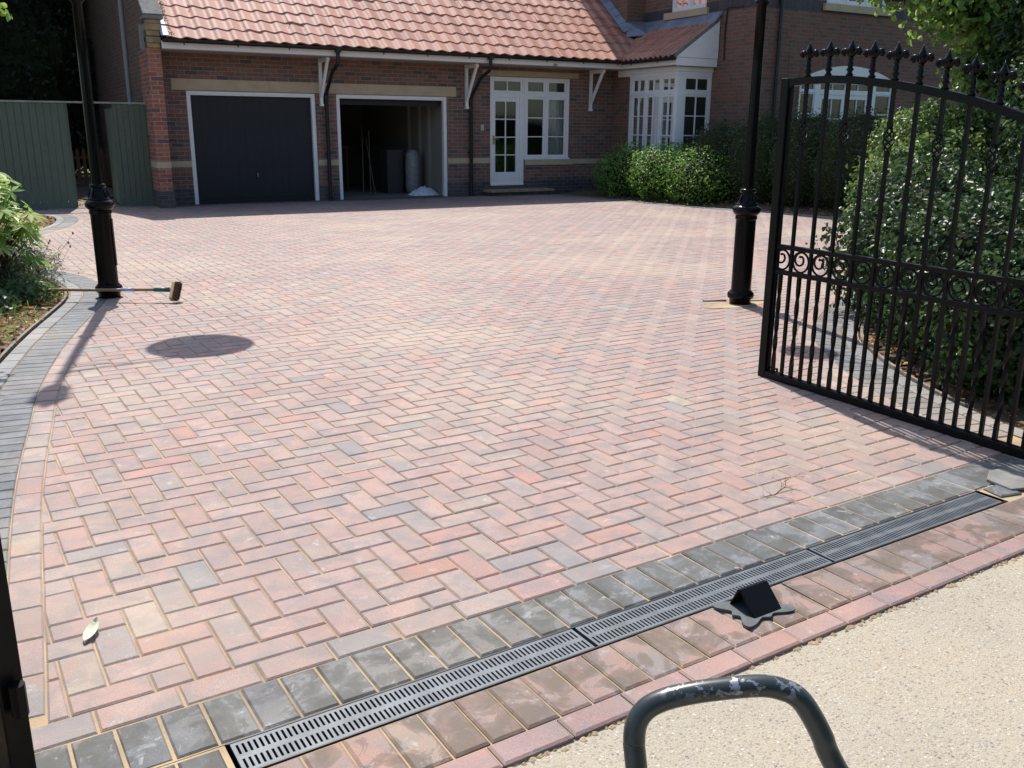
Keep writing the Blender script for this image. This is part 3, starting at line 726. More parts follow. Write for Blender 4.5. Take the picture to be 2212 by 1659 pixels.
def window(name, axis, d, sgn, a0, a1, z0, z1, lights, parent=None, depth=.07, extra=None, mat_=M_white, curtain=None, door=None):
    """lights: (a0,a1,z0,z1,cols,rows) casements with glazing bars; d front plane, sgn direction into the house"""
    fr = MB()
    ops = [(l[0], l[1], l[2], l[3]) for l in lights]
    e = [d, d+sgn*depth]; holes(fr, axis, min(e), max(e), a0, a1, z0, z1, ops)
    cas = MB(); gl = MB()
    for l in lights:
        A0, A1, Z0, Z1, nc, nr, rim = l[:7]
        bt = l[7] if len(l) > 7 else rim
        panes = []; bw = .022
        W = (A1-A0-2*rim-(nc-1)*bw)/nc; Hh = (Z1-Z0-rim-bt-(nr-1)*bw)/nr
        for i in range(nc):
            for j in range(nr):
                pa = A0+rim+i*(W+bw); pz = Z0+bt+j*(Hh+bw); panes.append((pa, pa+W, pz, pz+Hh))
        c0 = d+sgn*(.012 if not extra else extra); c1 = c0+sgn*.045
        holes(cas, axis, min(c0, c1), max(c0, c1), A0+.003, A1-.003, Z0+.003, Z1-.003, panes)
        g0 = d+sgn*.036
        if axis == 'x': gl.face([(A0+rim/2, g0, Z0+rim/2), (A1-rim/2, g0, Z0+rim/2), (A1-rim/2, g0, Z1-rim/2), (A0+rim/2, g0, Z1-rim/2)])
        else: gl.face([(g0, A0+rim/2, Z0+rim/2), (g0, A1-rim/2, Z0+rim/2), (g0, A1-rim/2, Z1-rim/2), (g0, A0+rim/2, Z1-rim/2)])
    f = H(fr.build(name, mat_, bevel=.004))
    I = Matrix.Identity(4)
    o = cas.build('casement', mat_, f, bevel=.003); o = gl.build('pane', M_glass, f)
    # room behind
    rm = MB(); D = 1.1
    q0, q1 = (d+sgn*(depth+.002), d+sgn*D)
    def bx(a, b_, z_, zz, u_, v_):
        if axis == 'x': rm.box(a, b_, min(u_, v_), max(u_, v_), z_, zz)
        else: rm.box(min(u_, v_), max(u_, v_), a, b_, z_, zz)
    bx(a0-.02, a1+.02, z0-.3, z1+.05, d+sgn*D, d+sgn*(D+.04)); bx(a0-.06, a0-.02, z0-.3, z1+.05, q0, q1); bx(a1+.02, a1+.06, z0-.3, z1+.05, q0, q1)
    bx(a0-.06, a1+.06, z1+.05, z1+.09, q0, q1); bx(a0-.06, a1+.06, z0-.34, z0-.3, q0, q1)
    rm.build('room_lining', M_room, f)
    for (ca, cb, cz, czz) in (curtain or []):
        cu = MB(); n = max(6, int((cb-ca)/.02)); pts = [(ca+(cb-ca)*k/n, d+sgn*(.13+.018*math.sin(k*1.3)+.008*math.sin(k*.37))) for k in range(n+1)]
        for p, q in zip(pts[:-1], pts[1:]):
            if axis == 'x': cu.face([(p[0], p[1], cz), (q[0], q[1], cz), (q[0], q[1], czz), (p[0], p[1], czz)])
            else: cu.face([(p[1], p[0], cz), (q[1], q[0], cz), (q[1], q[0], czz), (p[1], p[0], czz)])
        cu.build('curtain', M_curtain, f)
    return f
# front door with side window
f = window('front_door', 'x', WY+.012, 1, 9.787, 10.642, .215, 2.495, [(9.85, 10.60, 2.17, 2.45, 2, 1, .045), (9.84, 10.53, .29, 2.07, 2, 4, .085, .20)])
f['label'] = 'white glazed front door of eight panes'
ha = MB(); ha.box(9.862, 9.90, WY+.0, WY+.022, 1.09, 1.27); ha.tube([(9.882, WY+.0, 1.20), (9.882, WY-.05, 1.20), (9.97, WY-.05, 1.195)], .009, 8); ha.build('handle', M_brass, f)
cl = MB(); cl.box(9.80, 10.63, WY-.018, WY+.012, .205, .24); cl.build('door_sill', M_white, f)
window('window', 'x', WY+.012, 1, 10.647, 11.823, .765, 2.495, [(10.70, 11.19, 2.17, 2.45, 1, 1, .045), (11.24, 11.75, 2.17, 2.45, 1, 1, .045), (10.70, 11.19, .81, 2.09, 1, 3, .045), (11.24, 11.75, .81, 2.09, 1, 3, .045)], curtain=[(11.27, 11.75, .8, 2.1)])
w = MB(); w.box(10.63, 11.84, WY-.03, WY+.01, .756, .79); H(w.build('window_sill', M_white))
# wall box beside the door
w = MB(); w.box(9.545, 9.625, WY-.03, WY, 1.37, 1.50); H(w.build('bell_box', mat('beige_plastic', (.45, .42, .33), .6)[0], bevel=.008))
w = MB(); w.lathe([(.035, 0), (.042, .02), (.03, .05)], (11.0, 17.46, 2.70), 12); H(w.build('security_light', M_cream))
# door step
w = MB(); w.box(9.66, 11.16, 17.82, WY-.002, -.03, .075); H(w.build('step_base', M_blue))
w = MB(); w.box(9.60, 10.36, 17.76, WY-.003, .076, .13); w.box(10.363, 11.22, 17.77, WY-.003, .076, .13); H(w.build('step_slab', M_stone_w, bevel=.008))
# ---------------------------------------------------------------- bay and wing
w = MB(); holes(w, 'y', XB, XB+.26, YF+.0, WY+.2, -.05, 2.70, [(YF-.1, 17.49, .80, 3)]); H(w.build('side_wall', M_brickw))
w = MB(); w.box(XB+.262, XW-.002, YF, YF+.25, -.05, .80); H(w.build('bay_base', M_brickw))
window('bay_window', 'y', XB, 1, YF+.10, 17.49, .80, 2.535, [(y0, y1, 2.20, 2.50, 2, 1, .04) for y0, y1 in ((16.93, 17.42), (16.41, 16.90), (15.90, 16.38))]+[(y0, y1, .86, 2.14, 2, 3, .045) for y0, y1 in ((16.93, 17.42), (16.41, 16.90), (15.90, 16.38))], curtain=[(15.95, 17.45, .9, 2.5)])
window('bay_window', 'x', YF, 1, XB+.10, XW-.003, .80, 2.535, [(13.20, 13.88, 2.20, 2.50, 2, 1, .04), (13.20, 13.88, .86, 2.14, 2, 3, .045)], curtain=[(13.2, 13.9, .9, 2.5)])
w = MB(); w.box(XB-.002, XB+.10, YF-.002, YF+.10, .80, 2.535); H(w.build('corner_post', M_white, bevel=.004))
w = MB()
w.box(XB-.012, XB+.2, YF-.012, 17.495, 2.536, 2.60); w.box(XB+.2, XW-.004, YF-.012, YF+.2, 2.536, 2.60)
w.box(XB-.035, XB+.2, YF-.035, 17.50, 2.60, 2.699); w.box(XB+.2, XW-.004, YF-.035, YF+.2, 2.60, 2.699)
w.box(XB-.04, XB-.001, 17.50, 17.9, 2.56, 2.699)
H(w.build('cornice', M_white, bevel=.005))
w = MB()   # white gable end of the bay roof
w.box(12.806, XW-.03, 15.67, 15.70, 2.702, 2.86)
w.hexa([(12.80, 15.655, 2.865), (XW-.03, 15.655, 2.865), (XW-.03, 15.70, 2.865), (12.80, 15.70, 2.865), (12.82, 15.655, 2.885), (XW-.03, 15.655, LZ+LM*(XW-.03-LX)-.02), (XW-.03, 15.70, LZ+LM*(XW-.03-LX)-.02), (12.82, 15.70, 2.885)])
H(w.build('gable_board', M_white))
w = MB(); w.bar((LX+.02, 15.665, LZ+.015), (XW-.02, 15.665, LZ+LM*(XW-LX)+.005), .07, .035, up=(0, 1, 0)); H(w.build('verge_mortar', M_cope))
w = MB(); holes(w, 'y', XW, XW+.28, YW+.28, 24.0, -.05, 3.80, []); 
holes(w, 'y', XW, XW+.28, YW, 24.0, 4.02, 6.6, [(16.15, 17.33, 3.9, 5.2)])
w.box(XW, XW+.28, YW, YW+.28, -.05, 3.80)
H(w.build('wing_wall', M_brickw))
w = MB(); holes(w, 'y', XW-.004, XW+.27, YW-.004, 18.31, 3.80, 4.02, [(16.15, 17.33, 3.92, 5)]); H(w.build('brick_band', M_sold))
w = MB(); w.box(XA, XW-.005, 18.31, 24.0, 3.0, 6.6); H(w.build('upper_wall', M_brickw))
# front of the wing
FD = (15.30, 18.28, -.1, 2.42)
w = MB(); holes(w, 'x', YW, YW+.28, XW+.28, 24.0, -.05, 3.80, [FD]); holes(w, 'x', YW, YW+.28, XW+.28, 24.0, 4.02, 6.6, [(15.87, 17.73, 3.98, 5.3)])
H(w.build('wing_front_wall', M_brickw))
w = MB(); holes(w, 'x', YW-.0045, YW+.27, XW+.266, 24.0, 3.80, 4.02, [(15.87, 17.73, 3.98, 5.3)]); H(w.build('brick_band', M_sold))
parts('stone_sill', M_stone, [(XW-.07, XW+.1, 16.05, 17.50, 3.79, 3.93), (15.77, 17.85, YW-.07, YW+.1, 3.84, 3.98)])
window('upper_window', 'y', XW+.03, 1, 16.15, 17.33, 3.93, 5.2, [(16.20, 16.70, 3.99, 5.15, 2, 3, .045), (16.76, 17.28, 3.99, 5.15, 2, 3, .045)])
window('upper_window', 'x', YW+.03, 1, 15.87, 17.73, 3.98, 5.3, [(15.92, 16.5, 4.04, 5.25, 2, 3, .045), (16.53, 17.1, 4.04, 5.25, 2, 3, .045), (17.13, 17.68, 4.04, 5.25, 2, 3, .045)])
fw_ = window('french_window', 'x', YW+.03, 1, 15.30, 18.28, 0, 2.42, [(15.37, 15.78, 2.25, 2.41, 1, 1, .02), (15.95, 16.72, 2.25, 2.41, 2, 1, .02), (16.77, 17.5, 2.25, 2.41, 2, 1, .02), (17.7, 18.2, 2.25, 2.41, 1, 1, .02), (15.36, 15.80, .1, 2.20, 1, 5, .03), (15.95, 16.74, .1, 2.17, 2, 4, .09, .3), (16.76, 17.5, .1, 2.17, 2, 4, .09, .3), (17.7, 18.22, .1, 2.2, 1, 5, .03)])
# segmental arched head over the french window
w = MB(); n = 24; x0, x1, zs, rise = 15.28, 18.30, 2.424, .32
for k in range(n):
    t0, t1 = k/n, (k+1)/n; a, c = x0+(x1-x0)*t0, x0+(x1-x0)*t1; h0, h1 = zs+.03+rise*(1-(2*t0-1)**2), zs+.03+rise*(1-(2*t1-1)**2)
    w.hexa([(a, YW-.006, zs), (c, YW-.006, zs), (c, YW+.06, zs), (a, YW+.06, zs), (a, YW-.006, h0), (c, YW-.006, h1), (c, YW+.06, h1), (a, YW+.06, h0)])
w.build('arched_head', M_white, fw_)
w = MB()
for k in range(n):   # soldier arch of brick
    t0, t1 = k/n, (k+1)/n; a, c = x0+(x1-x0)*t0, x0+(x1-x0)*t1; h0, h1 = zs+.035+rise*(1-(2*t0-1)**2), zs+.035+rise*(1-(2*t1-1)**2)
    w.hexa([(a, YW-.004, h0), (c, YW-.004, h1), (c, YW+.02, h1), (a, YW+.02, h0), (a, YW-.004, h0+.215), (c, YW-.004, h1+.215), (c, YW+.02, h1+.215), (a, YW+.02, h0+.215)])
H(w.build('brick_arch', brick_mat('arch_brick', [(.24, .10, .07), (.18, .085, .065), (.21, .11, .08)], (.27, .22, .17), soldier=True)))
dp = MB(); dp.tube([(14.55, YW-.06, 6.5), (14.55, YW-.06, 0)], .04, 12)
for z in (3.9, 3.2, 1.2): dp.lathe([(.05, 0), (.05, .05)], (14.55, YW-.06, z), 12)
H(dp.build('downpipe', M_plastic, autosmooth=35))
w = MB(); w.tube([(XW-.02, 15.50, 3.83), (XW-.02, 15.42, 3.86), (XW-.02, 15.0, 3.84)], .009, 6); w.tube([(XW-.02, 15.47, 3.84), (XW-.02, 15.50, 3.3), (XW-.02, 15.48, 2.83)], .016, 6); H(w.build('cable', M_plastic))
# wing roof (hipped) and the hidden walls
w = MB(); x0, x1, y0, y1 = XA-.4, 24.4, 14.2, 24.4
w.face([(x0, y0, 6.6), (x1, y0, 6.6), (x1-5, (y0+y1)/2, 9.6), (x0+5, (y0+y1)/2, 9.6)]); w.face([(x1, y1, 6.6), (x0, y1, 6.6), (x0+5, (y0+y1)/2, 9.6), (x1-5, (y0+y1)/2, 9.6)])
w.face([(x0, y1, 6.6), (x0, y0, 6.6), (x0+5, (y0+y1)/2, 9.6)]); w.face([(x1, y0, 6.6), (x1, y1, 6.6), (x1-5, (y0+y1)/2, 9.6)]); w.face([(x0, y0, 6.598), (x0, y1, 6.598), (x1, y1, 6.598), (x1, y0, 6.598)])
H(w.build('wing_roof', mat('clay_red', (.42, .17, .12), .7)[0]))
w = MB(); w.box(23.8, 24.0, YW+.3, 24, 0, 6.6); w.box(XW, 24.0, 24, 24.2, 0, 6.6); w.box(3.02, XW, 27.3, 27.6, 0, 2.9); H(w.build('rear_wall', M_brickw))
# ================================================================== THINGS IN THE OPEN GARAGE
M_rod = noisy('dusty_rod', (.30, .25, .18), (.20, .17, .13), 20, .7, .1)
def rod(x, y, x2, y2, z2, r, label):
    b = MB(); b.tube([(x, y, .01), ((x+x2)/2, (y+y2)/2, z2/2), (x2, y2, z2)], r*.8, 8); tag(b.build('rod', M_rod), label, 'rod', 'long rods leaning in the open garage')
rod(7.42, 19.7, 7.62, 20.2, 1.5, .011, 'pale rod leaning farthest left in the open garage')
rod(7.55, 19.6, 7.78, 20.2, 1.35, .010, 'pale rod, second of the three leaning in the open garage')
rod(7.62, 19.5, 7.70, 20.2, 1.2, .010, 'pale rod, rightmost and steepest of three in the open garage')
b = MB(); b.box(7.92, 8.30, 19.5, 19.9, .012, .95); b.box(7.94, 8.28, 19.49, 19.5, .05, .9); tag(b.build('storage_cabinet', mat('cabinet_grey', (.055, .052, .055), .7)[0], bevel=.02), 'dark grey cabinet beside the white roll in the open garage', 'cabinet')
b = MB()
for k in range(13):
    pass
pr = [(.10, 0), (.15, .03), (.165, .2), (.155, .35), (.17, .5), (.16, .7), (.15, .85), (.10, .93), (.03, .95)]
b.lathe(pr, (8.42, 19.25, .012), 24)
o = b.build('wrapped_roll', noisy('plastic_wrap', (.34, .34, .35), (.20, .20, .21), 18, .35, .8, .01, 22), smooth=True); tag(o, 'white plastic wrapped roll standing upright in the open garage', 'roll')
# crumpled sheet: a tessellated heap with sharp folds
b = MB(); n = 26; rr = np.random.default_rng(3); Hh = np.zeros((n, n))
for i in range(n):
    for j in range(n):
        x, y = (i/(n-1)-.5)*2, (j/(n-1)-.5)*2; Hh[i, j] = max(0, .17*(1-x*x)*(1-y*y)**.7)*rr.uniform(.45, 1.2)
for i in range(n-1):
    for j in range(n-1):
        q = [(8.42+(a/(n-1)-.5)*.62+.02*math.sin(c_*2.1), 18.66+(c_/(n-1)-.5)*.42, .012+Hh[a, c_]) for a, c_ in ((i, j), (i+1, j), (i+1, j+1), (i, j+1))]
        b.face([q[0], q[1], q[2]]); b.face([q[0], q[2], q[3]])
tag(b.build('plastic_sheet', mat('white_polythene', (.62, .66, .72), .3)[0]), 'crumpled white plastic sheet lying on the open garage floor', 'plastic sheet')
b = MB(); b.box(6.8, 7.15, 20.3, 20.9, 0.012, .75); b.box(7.1, 7.55, 21.4, 21.9, 1.0, 1.5); b.box(6.9, 7.7, 21.3, 22.2, .95, 1.0); 
for x in (6.95, 7.65):
    for y in (21.35, 22.1): b.box(x-.02, x+.02, y-.02, y+.02, 0.01, .95)
tag(b.build('workbench', mat('bench', (.16, .14, .12), .8)[0], bevel=.004), 'dim workbench with a box at the back of the open garage', 'workbench')

# ================================================================== LAMP POSTS
def lamp_post(label, loc, rz, door=True):
    t = thing('lamp_post', label, 'lamp post', loc, rz, 'black cast iron lamp posts')
    b = MB(); b.lathe([(.088, -.05), (.088, .035), (.094, .045), (.106, .055), (.112, .075), (.106, .095), (.094, .105), (.088, .115)], n=32); b.build('base_ring', M_post, t, autosmooth=50)
    b = MB(); b.lathe([(.082, .10), (.0815, .40), (.082, .70), (.088, .706), (.088, .722), (.086, .735)], n=32); c = b.build('column', M_post, t, autosmooth=35)
    b = MB()
    for k in range(7):
        a0, a1 = -.42+k*.12, -.42+(k+1)*.12; r0_, r1_ = .0815, .089
        P = lambda r, a, z: (r*math.cos(a), r*math.sin(a), z)
        b.hexa([P(r0_, a0, .27), P(r1_, a0, .27), P(r1_, a1, .27), P(r0_, a1, .27), P(r0_, a0, .66), P(r1_, a0, .66), P(r1_, a1, .66), P(r0_, a1, .66)])
    b.build('inspection_door', M_post, c)
    b = MB(); b.lathe([(.086, .735), (.100, .748), (.113, .766), (.116, .784), (.110, .802), (.096, .812), (.086, .818), (.088, .828), (.080, .836)], n=32)
    b.build('collar', M_post, t, autosmooth=60)
    b = MB(); b.lathe([(.080, .836), (.074, .85), (.062, .885), (.052, .905), (.050, .915), (.063, .922), (.066, .933), (.062, .945), (.047, .951)], n=32)
    for k in range(8):   # raised leaves on the cone
        a = 2*math.pi*k/8; b.tube([(.079*math.cos(a), .079*math.sin(a), .84), (.072*math.cos(a), .072*math.sin(a), .865), (.058*math.cos(a), .058*math.sin(a), .90)], [.006, .013, .004], 6)
    b.build('cone', M_post, t, autosmooth=60)
    b = MB(); b.lathe([(.0435, .949), (.040, 1.9), (.038, 2.34), (.050, 2.352), (.056, 2.366), (.050, 2.38), (.040, 2.39), (.034, 2.42), (.030, 3.9), (.040, 3.92), (.024, 3.96), (.022, 4.37), (.05, 4.40), (.05, 4.42)], n=24); b.build('pole', M_post, t, autosmooth=50)
    LH = .42
    b = MB(); b.lathe([(.07, 4.0+LH), (.08, 4.03+LH), (.075, 4.05+LH)], n=6); 
    for k in range(6):
        a = 2*math.pi*k/6; b.tube([(.075*math.cos(a), .075*math.sin(a), 4.04+LH), (.095*math.cos(a), .095*math.sin(a), 4.34+LH)], .007, 6)
    b.lathe([(.105, 4.34+LH), (.108, 4.36+LH), (.08, 4.43+LH), (.04, 4.47+LH), (.045, 4.50+LH), (.02, 4.53+LH), (.02, 4.57+LH), (.004, 4.62+LH)], n=6); ln = b.build('lantern', M_post, t)
    b = MB(); b.lathe([(.072, 4.05+LH), (.092, 4.335+LH)], n=6); b.build('lantern_glass', M_glass, ln)
    return t
def bracket_basket(post, loc, az, reach, zarm, label, sc=1.):
    c, s_ = math.cos(az), math.sin(az)
    b = MB(); b.tube([(.04*c, .04*s_, zarm), (reach*c, reach*s_, zarm)], .011, 8); b.tube([(.035*c, .035*s_, zarm-.22), (.2*c, .2*s_, zarm-.16), (.38*c, .38*s_, zarm-.01)], .007, 6)
    b.build('basket_arm', M_post, post)
    x, y = loc[0]+reach*c, loc[1]+reach*s_
    t = thing('hanging_basket', label, 'hanging basket', (x, y, zarm-.40*sc)); t.scale = (sc,)*3
    b = MB(); b.lathe([(.03, -.15), (.17, -.12), (.27, -.07), (.33, -.01), (.345, .03), (.31, .05), (.1, .07)], n=32); b.build('basket_bowl', M_moss, t, smooth=True)
    b = MB()
    for k in range(4):
        a = 2*math.pi*k/4; b.tube([(.33*math.cos(a), .33*math.sin(a), .03), (0, 0, .40)], .0025, 5)
    b.build('chain', M_post, t)
P1 = (.85, 8.44, 0); P2 = (5.45, 5.67, 0)
lp1 = lamp_post('black lamp post at the kerb curve with a broom lying across its foot', P1, R(-10))
bracket_basket(lp1, P1, R(6), .80, 3.90, 'hanging basket on the bracket of the lamp post by the broom')
lp2 = lamp_post('black lamp post with a sand patch round its foot, beside the open gate', P2, R(200))
lp1.rotation_euler = (0, 0, 0)
for c in lp1.children:
    pass
lp2.rotation_euler = (0, 0, 0)
bracket_basket(lp2, P2, R(110.6), .91, 3.84, 'hanging basket on the bracket of the lamp post by the gate', .55)
# turn only the inspection doors towards the right way
for lp, a in ((lp1, -12), (lp2, 190)):
    for c in lp.children:
        if c.name.startswith('column'): c.rotation_euler = (0, 0, R(a))
# sand patch and cut slot at the foot of the right post
b = MB(); i = [(P2[0]+.24*math.cos(t)*(1+.5*(abs(math.cos(t))**3)), P2[1]+.13*math.sin(t)) for t in np.arange(0, 6.28, .35)]
b.face([(x-.05, y-.02, .0035) for x, y in i]); tag(b.build('sand_patch', M_sand), kind='structure')
b = MB(); b.hexa([(5.24, 5.87, .001), (5.42, 5.80, .001), (5.42, 5.83, .001), (5.24, 5.90, .001), (5.24, 5.87, .010), (5.42, 5.80, .014), (5.42, 5.83, .014), (5.24, 5.90, .010)])
b.hexa([(5.50, 5.74, .001), (5.72, 5.64, .001), (5.725, 5.665, .001), (5.50, 5.77, .001), (5.50, 5.74, .012), (5.72, 5.64, .010), (5.725, 5.665, .010), (5.50, 5.77, .012)])
tag(b.build('timber_strip', M_timber), 'thin dark timber strips flat on the paving beside the right lamp post foot', 'timber strip')

# ================================================================== GATES
def arch(y):     # underside of the top rail for distance from the meeting stile
    return float(np.interp(y, [0, .15, .35, .48, .60, .75, .88, 1.02, 1.16, 1.30, 1.42, 1.60, 1.85], [1.635, 1.645, 1.645, 1.636, 1.622, 1.603, 1.58, 1.552, 1.52, 1.48, 1.44, 1.375, 1.28]))
W = 1.84
def finial_mb(b, y, z):
    b.lathe([(.014, z), (.020, z+.006), (.014, z+.014), (.011, z+.022), (.018, z+.030), (.019, z+.036), (.012, z+.042), (.016, z+.058), (.012, z+.072), (.010, z+.078), (.017, z+.083), (.010, z+.088), (.008, z+.094)], (0, y, 0), 12)
    # spear blade
    b.lathe([(.007, z+.09), (.015, z+.105), (.022, z+.125), (.019, z+.138), (.012, z+.152), (.005, z+.165), (.001, z+.178)], (0, y, 0), 8)
    for s_ in (-1, 1):   # curled leaves
        b.tube([(0, y+s_*.006, z+.094), (0, y+s_*.020, z+.110), (0, y+s_*.034, z+.127), (0, y+s_*.046, z+.127), (0, y+s_*.051, z+.113), (0, y+s_*.044, z+.102)], [.007, .009, .012, .014, .014, .009], 8)
def gate(label, loc, rz):
    t = thing('driveway_gate', label, 'gate', loc, rz, 'pair of black wrought iron driveway gates')
    # local frame: y = 0 at the meeting stile, +y towards the hinge
    b = MB(); b.box(-.025, .025, 0, .054, .0, 1.682); b.box(-.01, .01, .054, .066, .05, 1.63); b.build('meeting_stile', M_iron, t, bevel=.004)
    b = MB(); b.box(-.026, .026, W, W+.055, .0, 1.42); b.build('hinge_stile', M_iron, t, bevel=.004)
    b = MB(); b.box(-.022, .022, .048, W, .0, .042); b.build('bottom_rail', M_iron, t, bevel=.004)
    for z in (.617, .760): b = MB(); b.box(-.013, .013, .05, W, z, z+.026); b.build('middle_rail', M_iron, t, bevel=.003)
    b = MB(); ys = np.linspace(0.0, W+.05, 40)
    for a, c in zip(ys[:-1], ys[1:]): b.hexa([(-.02, a, arch(a)), (.02, a, arch(a)), (.02, c, arch(c)), (-.02, c, arch(c)), (-.02, a, arch(a)+.038), (.02, a, arch(a)+.038), (.02, c, arch(c)+.038), (-.02, c, arch(c)+.038)])
    b.build('top_rail', M_iron, t)
    k = 0; y = .165
    while y < W-.03:
        zt_ = arch(y)+.01; h = .0084
        b = MB()
        if k % 2 == 0:
            zb = 1.08+(arch(y)-1.28)*.62+.02; zc = zb+.13
            b.box(-h, h, y-h, y+h, .04, zb); b.box(-h, h, y-h, y+h, zc, zt_)
            b.box(-.011, .011, y-.011, y+.011, zb-.02, zb+.004); b.box(-.011, .011, y-.011, y+.011, zc-.004, zc+.02)
        else: b.box(-h, h, y-h, y+h, .04, zt_)
        bar = b.build('bar', M_iron, t)
        if k % 2 == 0:
            b = MB()
            for q in range(4):
                pts = []
                for s_ in range(15):
                    u_ = s_/14; a = 2*math.pi*(q/4+u_*.9); r = .004+.021*math.sin(math.pi*u_)**.8; pts.append((r*math.cos(a), y+r*math.sin(a), zb+(zc-zb)*u_))
                b.tube(pts, .0048, 6)
            b.build('basket_twist', M_iron, bar, smooth=True)
        b = MB(); finial_mb(b, y, arch(y)+.036); b.build('finial', M_post, bar, smooth=True)
        k += 1; y += .1393
    y = .165-.07
    while y < W-.02:   # short twisted bars of the lower panel
        b = MB(); n = 40; i0 = 0; h = .0102
        for s_ in range(n+1):
            z = .04+(.62-.04)*s_/n; u_ = min(max((s_/n-.12)/.76, 0), 1); a = u_*math.pi*2.0+math.pi/4
            for q in range(4): b.v.append((h*1.3*math.cos(a+q*math.pi/2), y+h*1.3*math.sin(a+q*math.pi/2), z)); b.c.append((1, 1, 1)); b.uv.append((0, 0))
        for s_ in range(n):
            for q in range(4): b.f.append((s_*4+q, s_*4+(q+1) % 4, s_*4+4+(q+1) % 4, s_*4+4+q)); b.mi.append(0)
        b.build('twisted_bar', M_iron, t); y += .1393
    y = .165-.07
    while y < W-.02:   # scrolls between the two middle rails
        b = MB(); pts = []
        for s_ in range(46):
            u_ = s_/45
            if u_ < .62: a = math.pi*.5-2*math.pi*(u_/.62)*.98; r = .056; cy_, cz_ = 0, 0
            else:
                v_ = (u_-.62)/.38; a = math.pi*.54-2*math.pi*1.05*v_; r = .056-.044*v_**.8; cz_ = .018*math.sin(v_*math.pi/2); cy_ = .004*v_
            pts.append((0, y-cy_-r*math.cos(a), .7015+cz_+r*math.sin(a)))
        b.tube(pts, .0060, 6); e = pts[-1]; b.lathe([(.0, e[2]-.008), (.008, e[2]-.004), (.008, e[2]+.004), (.0, e[2]+.008)], (e[0], e[1], 0), 8)
        b.build('scroll', M_iron, t, smooth=True); y += .1393
    b = MB(); b.tube([(-.03, .10, .03), (-.03, .10, .055), (-.03, .035, .055)], .008, 8); b.box(-.034, -.022, .06, .13, .028, .04); b.build('drop_bolt', M_iron, t)
    for z in (.25, 1.15):
        b = MB(); b.lathe([(.016, z), (.016, z+.07)], (0, W+.075, 0), 12); b.box(-.006, .006, W+.03, W+.075, z+.01, z+.06); b.build('hinge', M_iron, t)
    return t
g1 = gate('black wrought iron gate standing open on the right in front of the holly', (3.91, 3.852, .0), R(180))
g2 = gate('black wrought iron gate leaf at the left edge, only its hinge end showing', (0, 0, 0), 0)
# left leaf: hinge end at (-.06, 1.95), free end swung well back to the left
a = R(180+28); hx, hy = -.085, 1.935
g2.rotation_euler = (0, 0, a); v = Matrix.Rotation(a, 3, 'Z') @ Vector((0, W+.03, 0)); g2.location = (hx-v.x, hy-v.y, 0)
b = MB(); b.box(-.08, .0, 1.86, 1.9, 0, .02); b.box(-.2, -.12, 1.82, 1.9, 0, .35)
def post_(label, x, y):
    b = MB(); b.box(x-.05, x+.05, y-.05, y+.05, -.05, 1.7); b.hexa([(x-.06, y-.06, 1.70), (x+.06, y-.06, 1.70), (x+.06, y+.06, 1.70), (x-.06, y+.06, 1.70), (x-.01, y-.01, 1.78), (x+.01, y-.01, 1.78), (x+.01, y+.01, 1.78), (x-.01, y+.01, 1.78)])
    tag(b.build('gate_post', M_iron, bevel=.004), label, 'gate post')
post_('square iron gate post at the hinge of the left leaf', -.26, 1.83)
post_('square iron gate post at the hinge of the open right leaf', 3.99, 1.93)

# ================================================================== DRAIN
DZ = .0
def LP(x, y, z=0.): p = L2W(x, y); return (p[0], p[1], z)
M_grate = noisy('galvanised_grating', (.135, .15, .165), (.085, .096, .108), 14, .5, .3, .001, 120, .4, .1)
b = MB(); 
for y0, y1 in ((-.124, -.119), (-.002, .004)):
    b.hexa([LP(-.005, y0, -.10), LP(3.035, y0, -.10), LP(3.035, y1, -.10), LP(-.005, y1, -.10), LP(-.005, y0, -.002), LP(3.035, y0, -.002), LP(3.035, y1, -.002), LP(-.005, y1, -.002)])
b.hexa([LP(-.005, -.124, -.11), LP(3.035, -.124, -.11), LP(3.035, .004, -.11), LP(-.005, .004, -.11), LP(-.005, -.124, -.10), LP(3.035, -.124, -.10), LP(3.035, .004, -.10), LP(-.005, .004, -.10)])
dr = b.build('channel_drain', M_plastic); tag(dr, 'long slotted channel drain set between charcoal and brown pavers', 'drain')
def grate(x0):
    b = MB(); L = .995; y0, y1 = -.119, -.002; n = 72; rows = ((-.1075, -.070), (-.051, -.0135)); sw = .0062; pitch = (L-.012)/n
    z1, z0 = -.0035, -.014
    def slab(a, c, p, q): b.hexa([LP(a, p, z0), LP(c, p, z0), LP(c, q, z0), LP(a, q, z0), LP(a, p, z1), LP(c, p, z1), LP(c, q, z1), LP(a, q, z1)])
    slab(x0, x0+L, y0, rows[0][0]); slab(x0, x0+L, rows[0][1], rows[1][0]); slab(x0, x0+L, rows[1][1], y1)
    for r in rows:
        x = x0
        for k in range(n+1):
            e = x0+.006+k*pitch+(pitch-sw)/2 if k < n else x0+L
            slab(x, e, r[0], r[1]); x = e+sw
    b.build('grating', M_grate, dr)
for k in range(3): grate(.003+k*1.008)
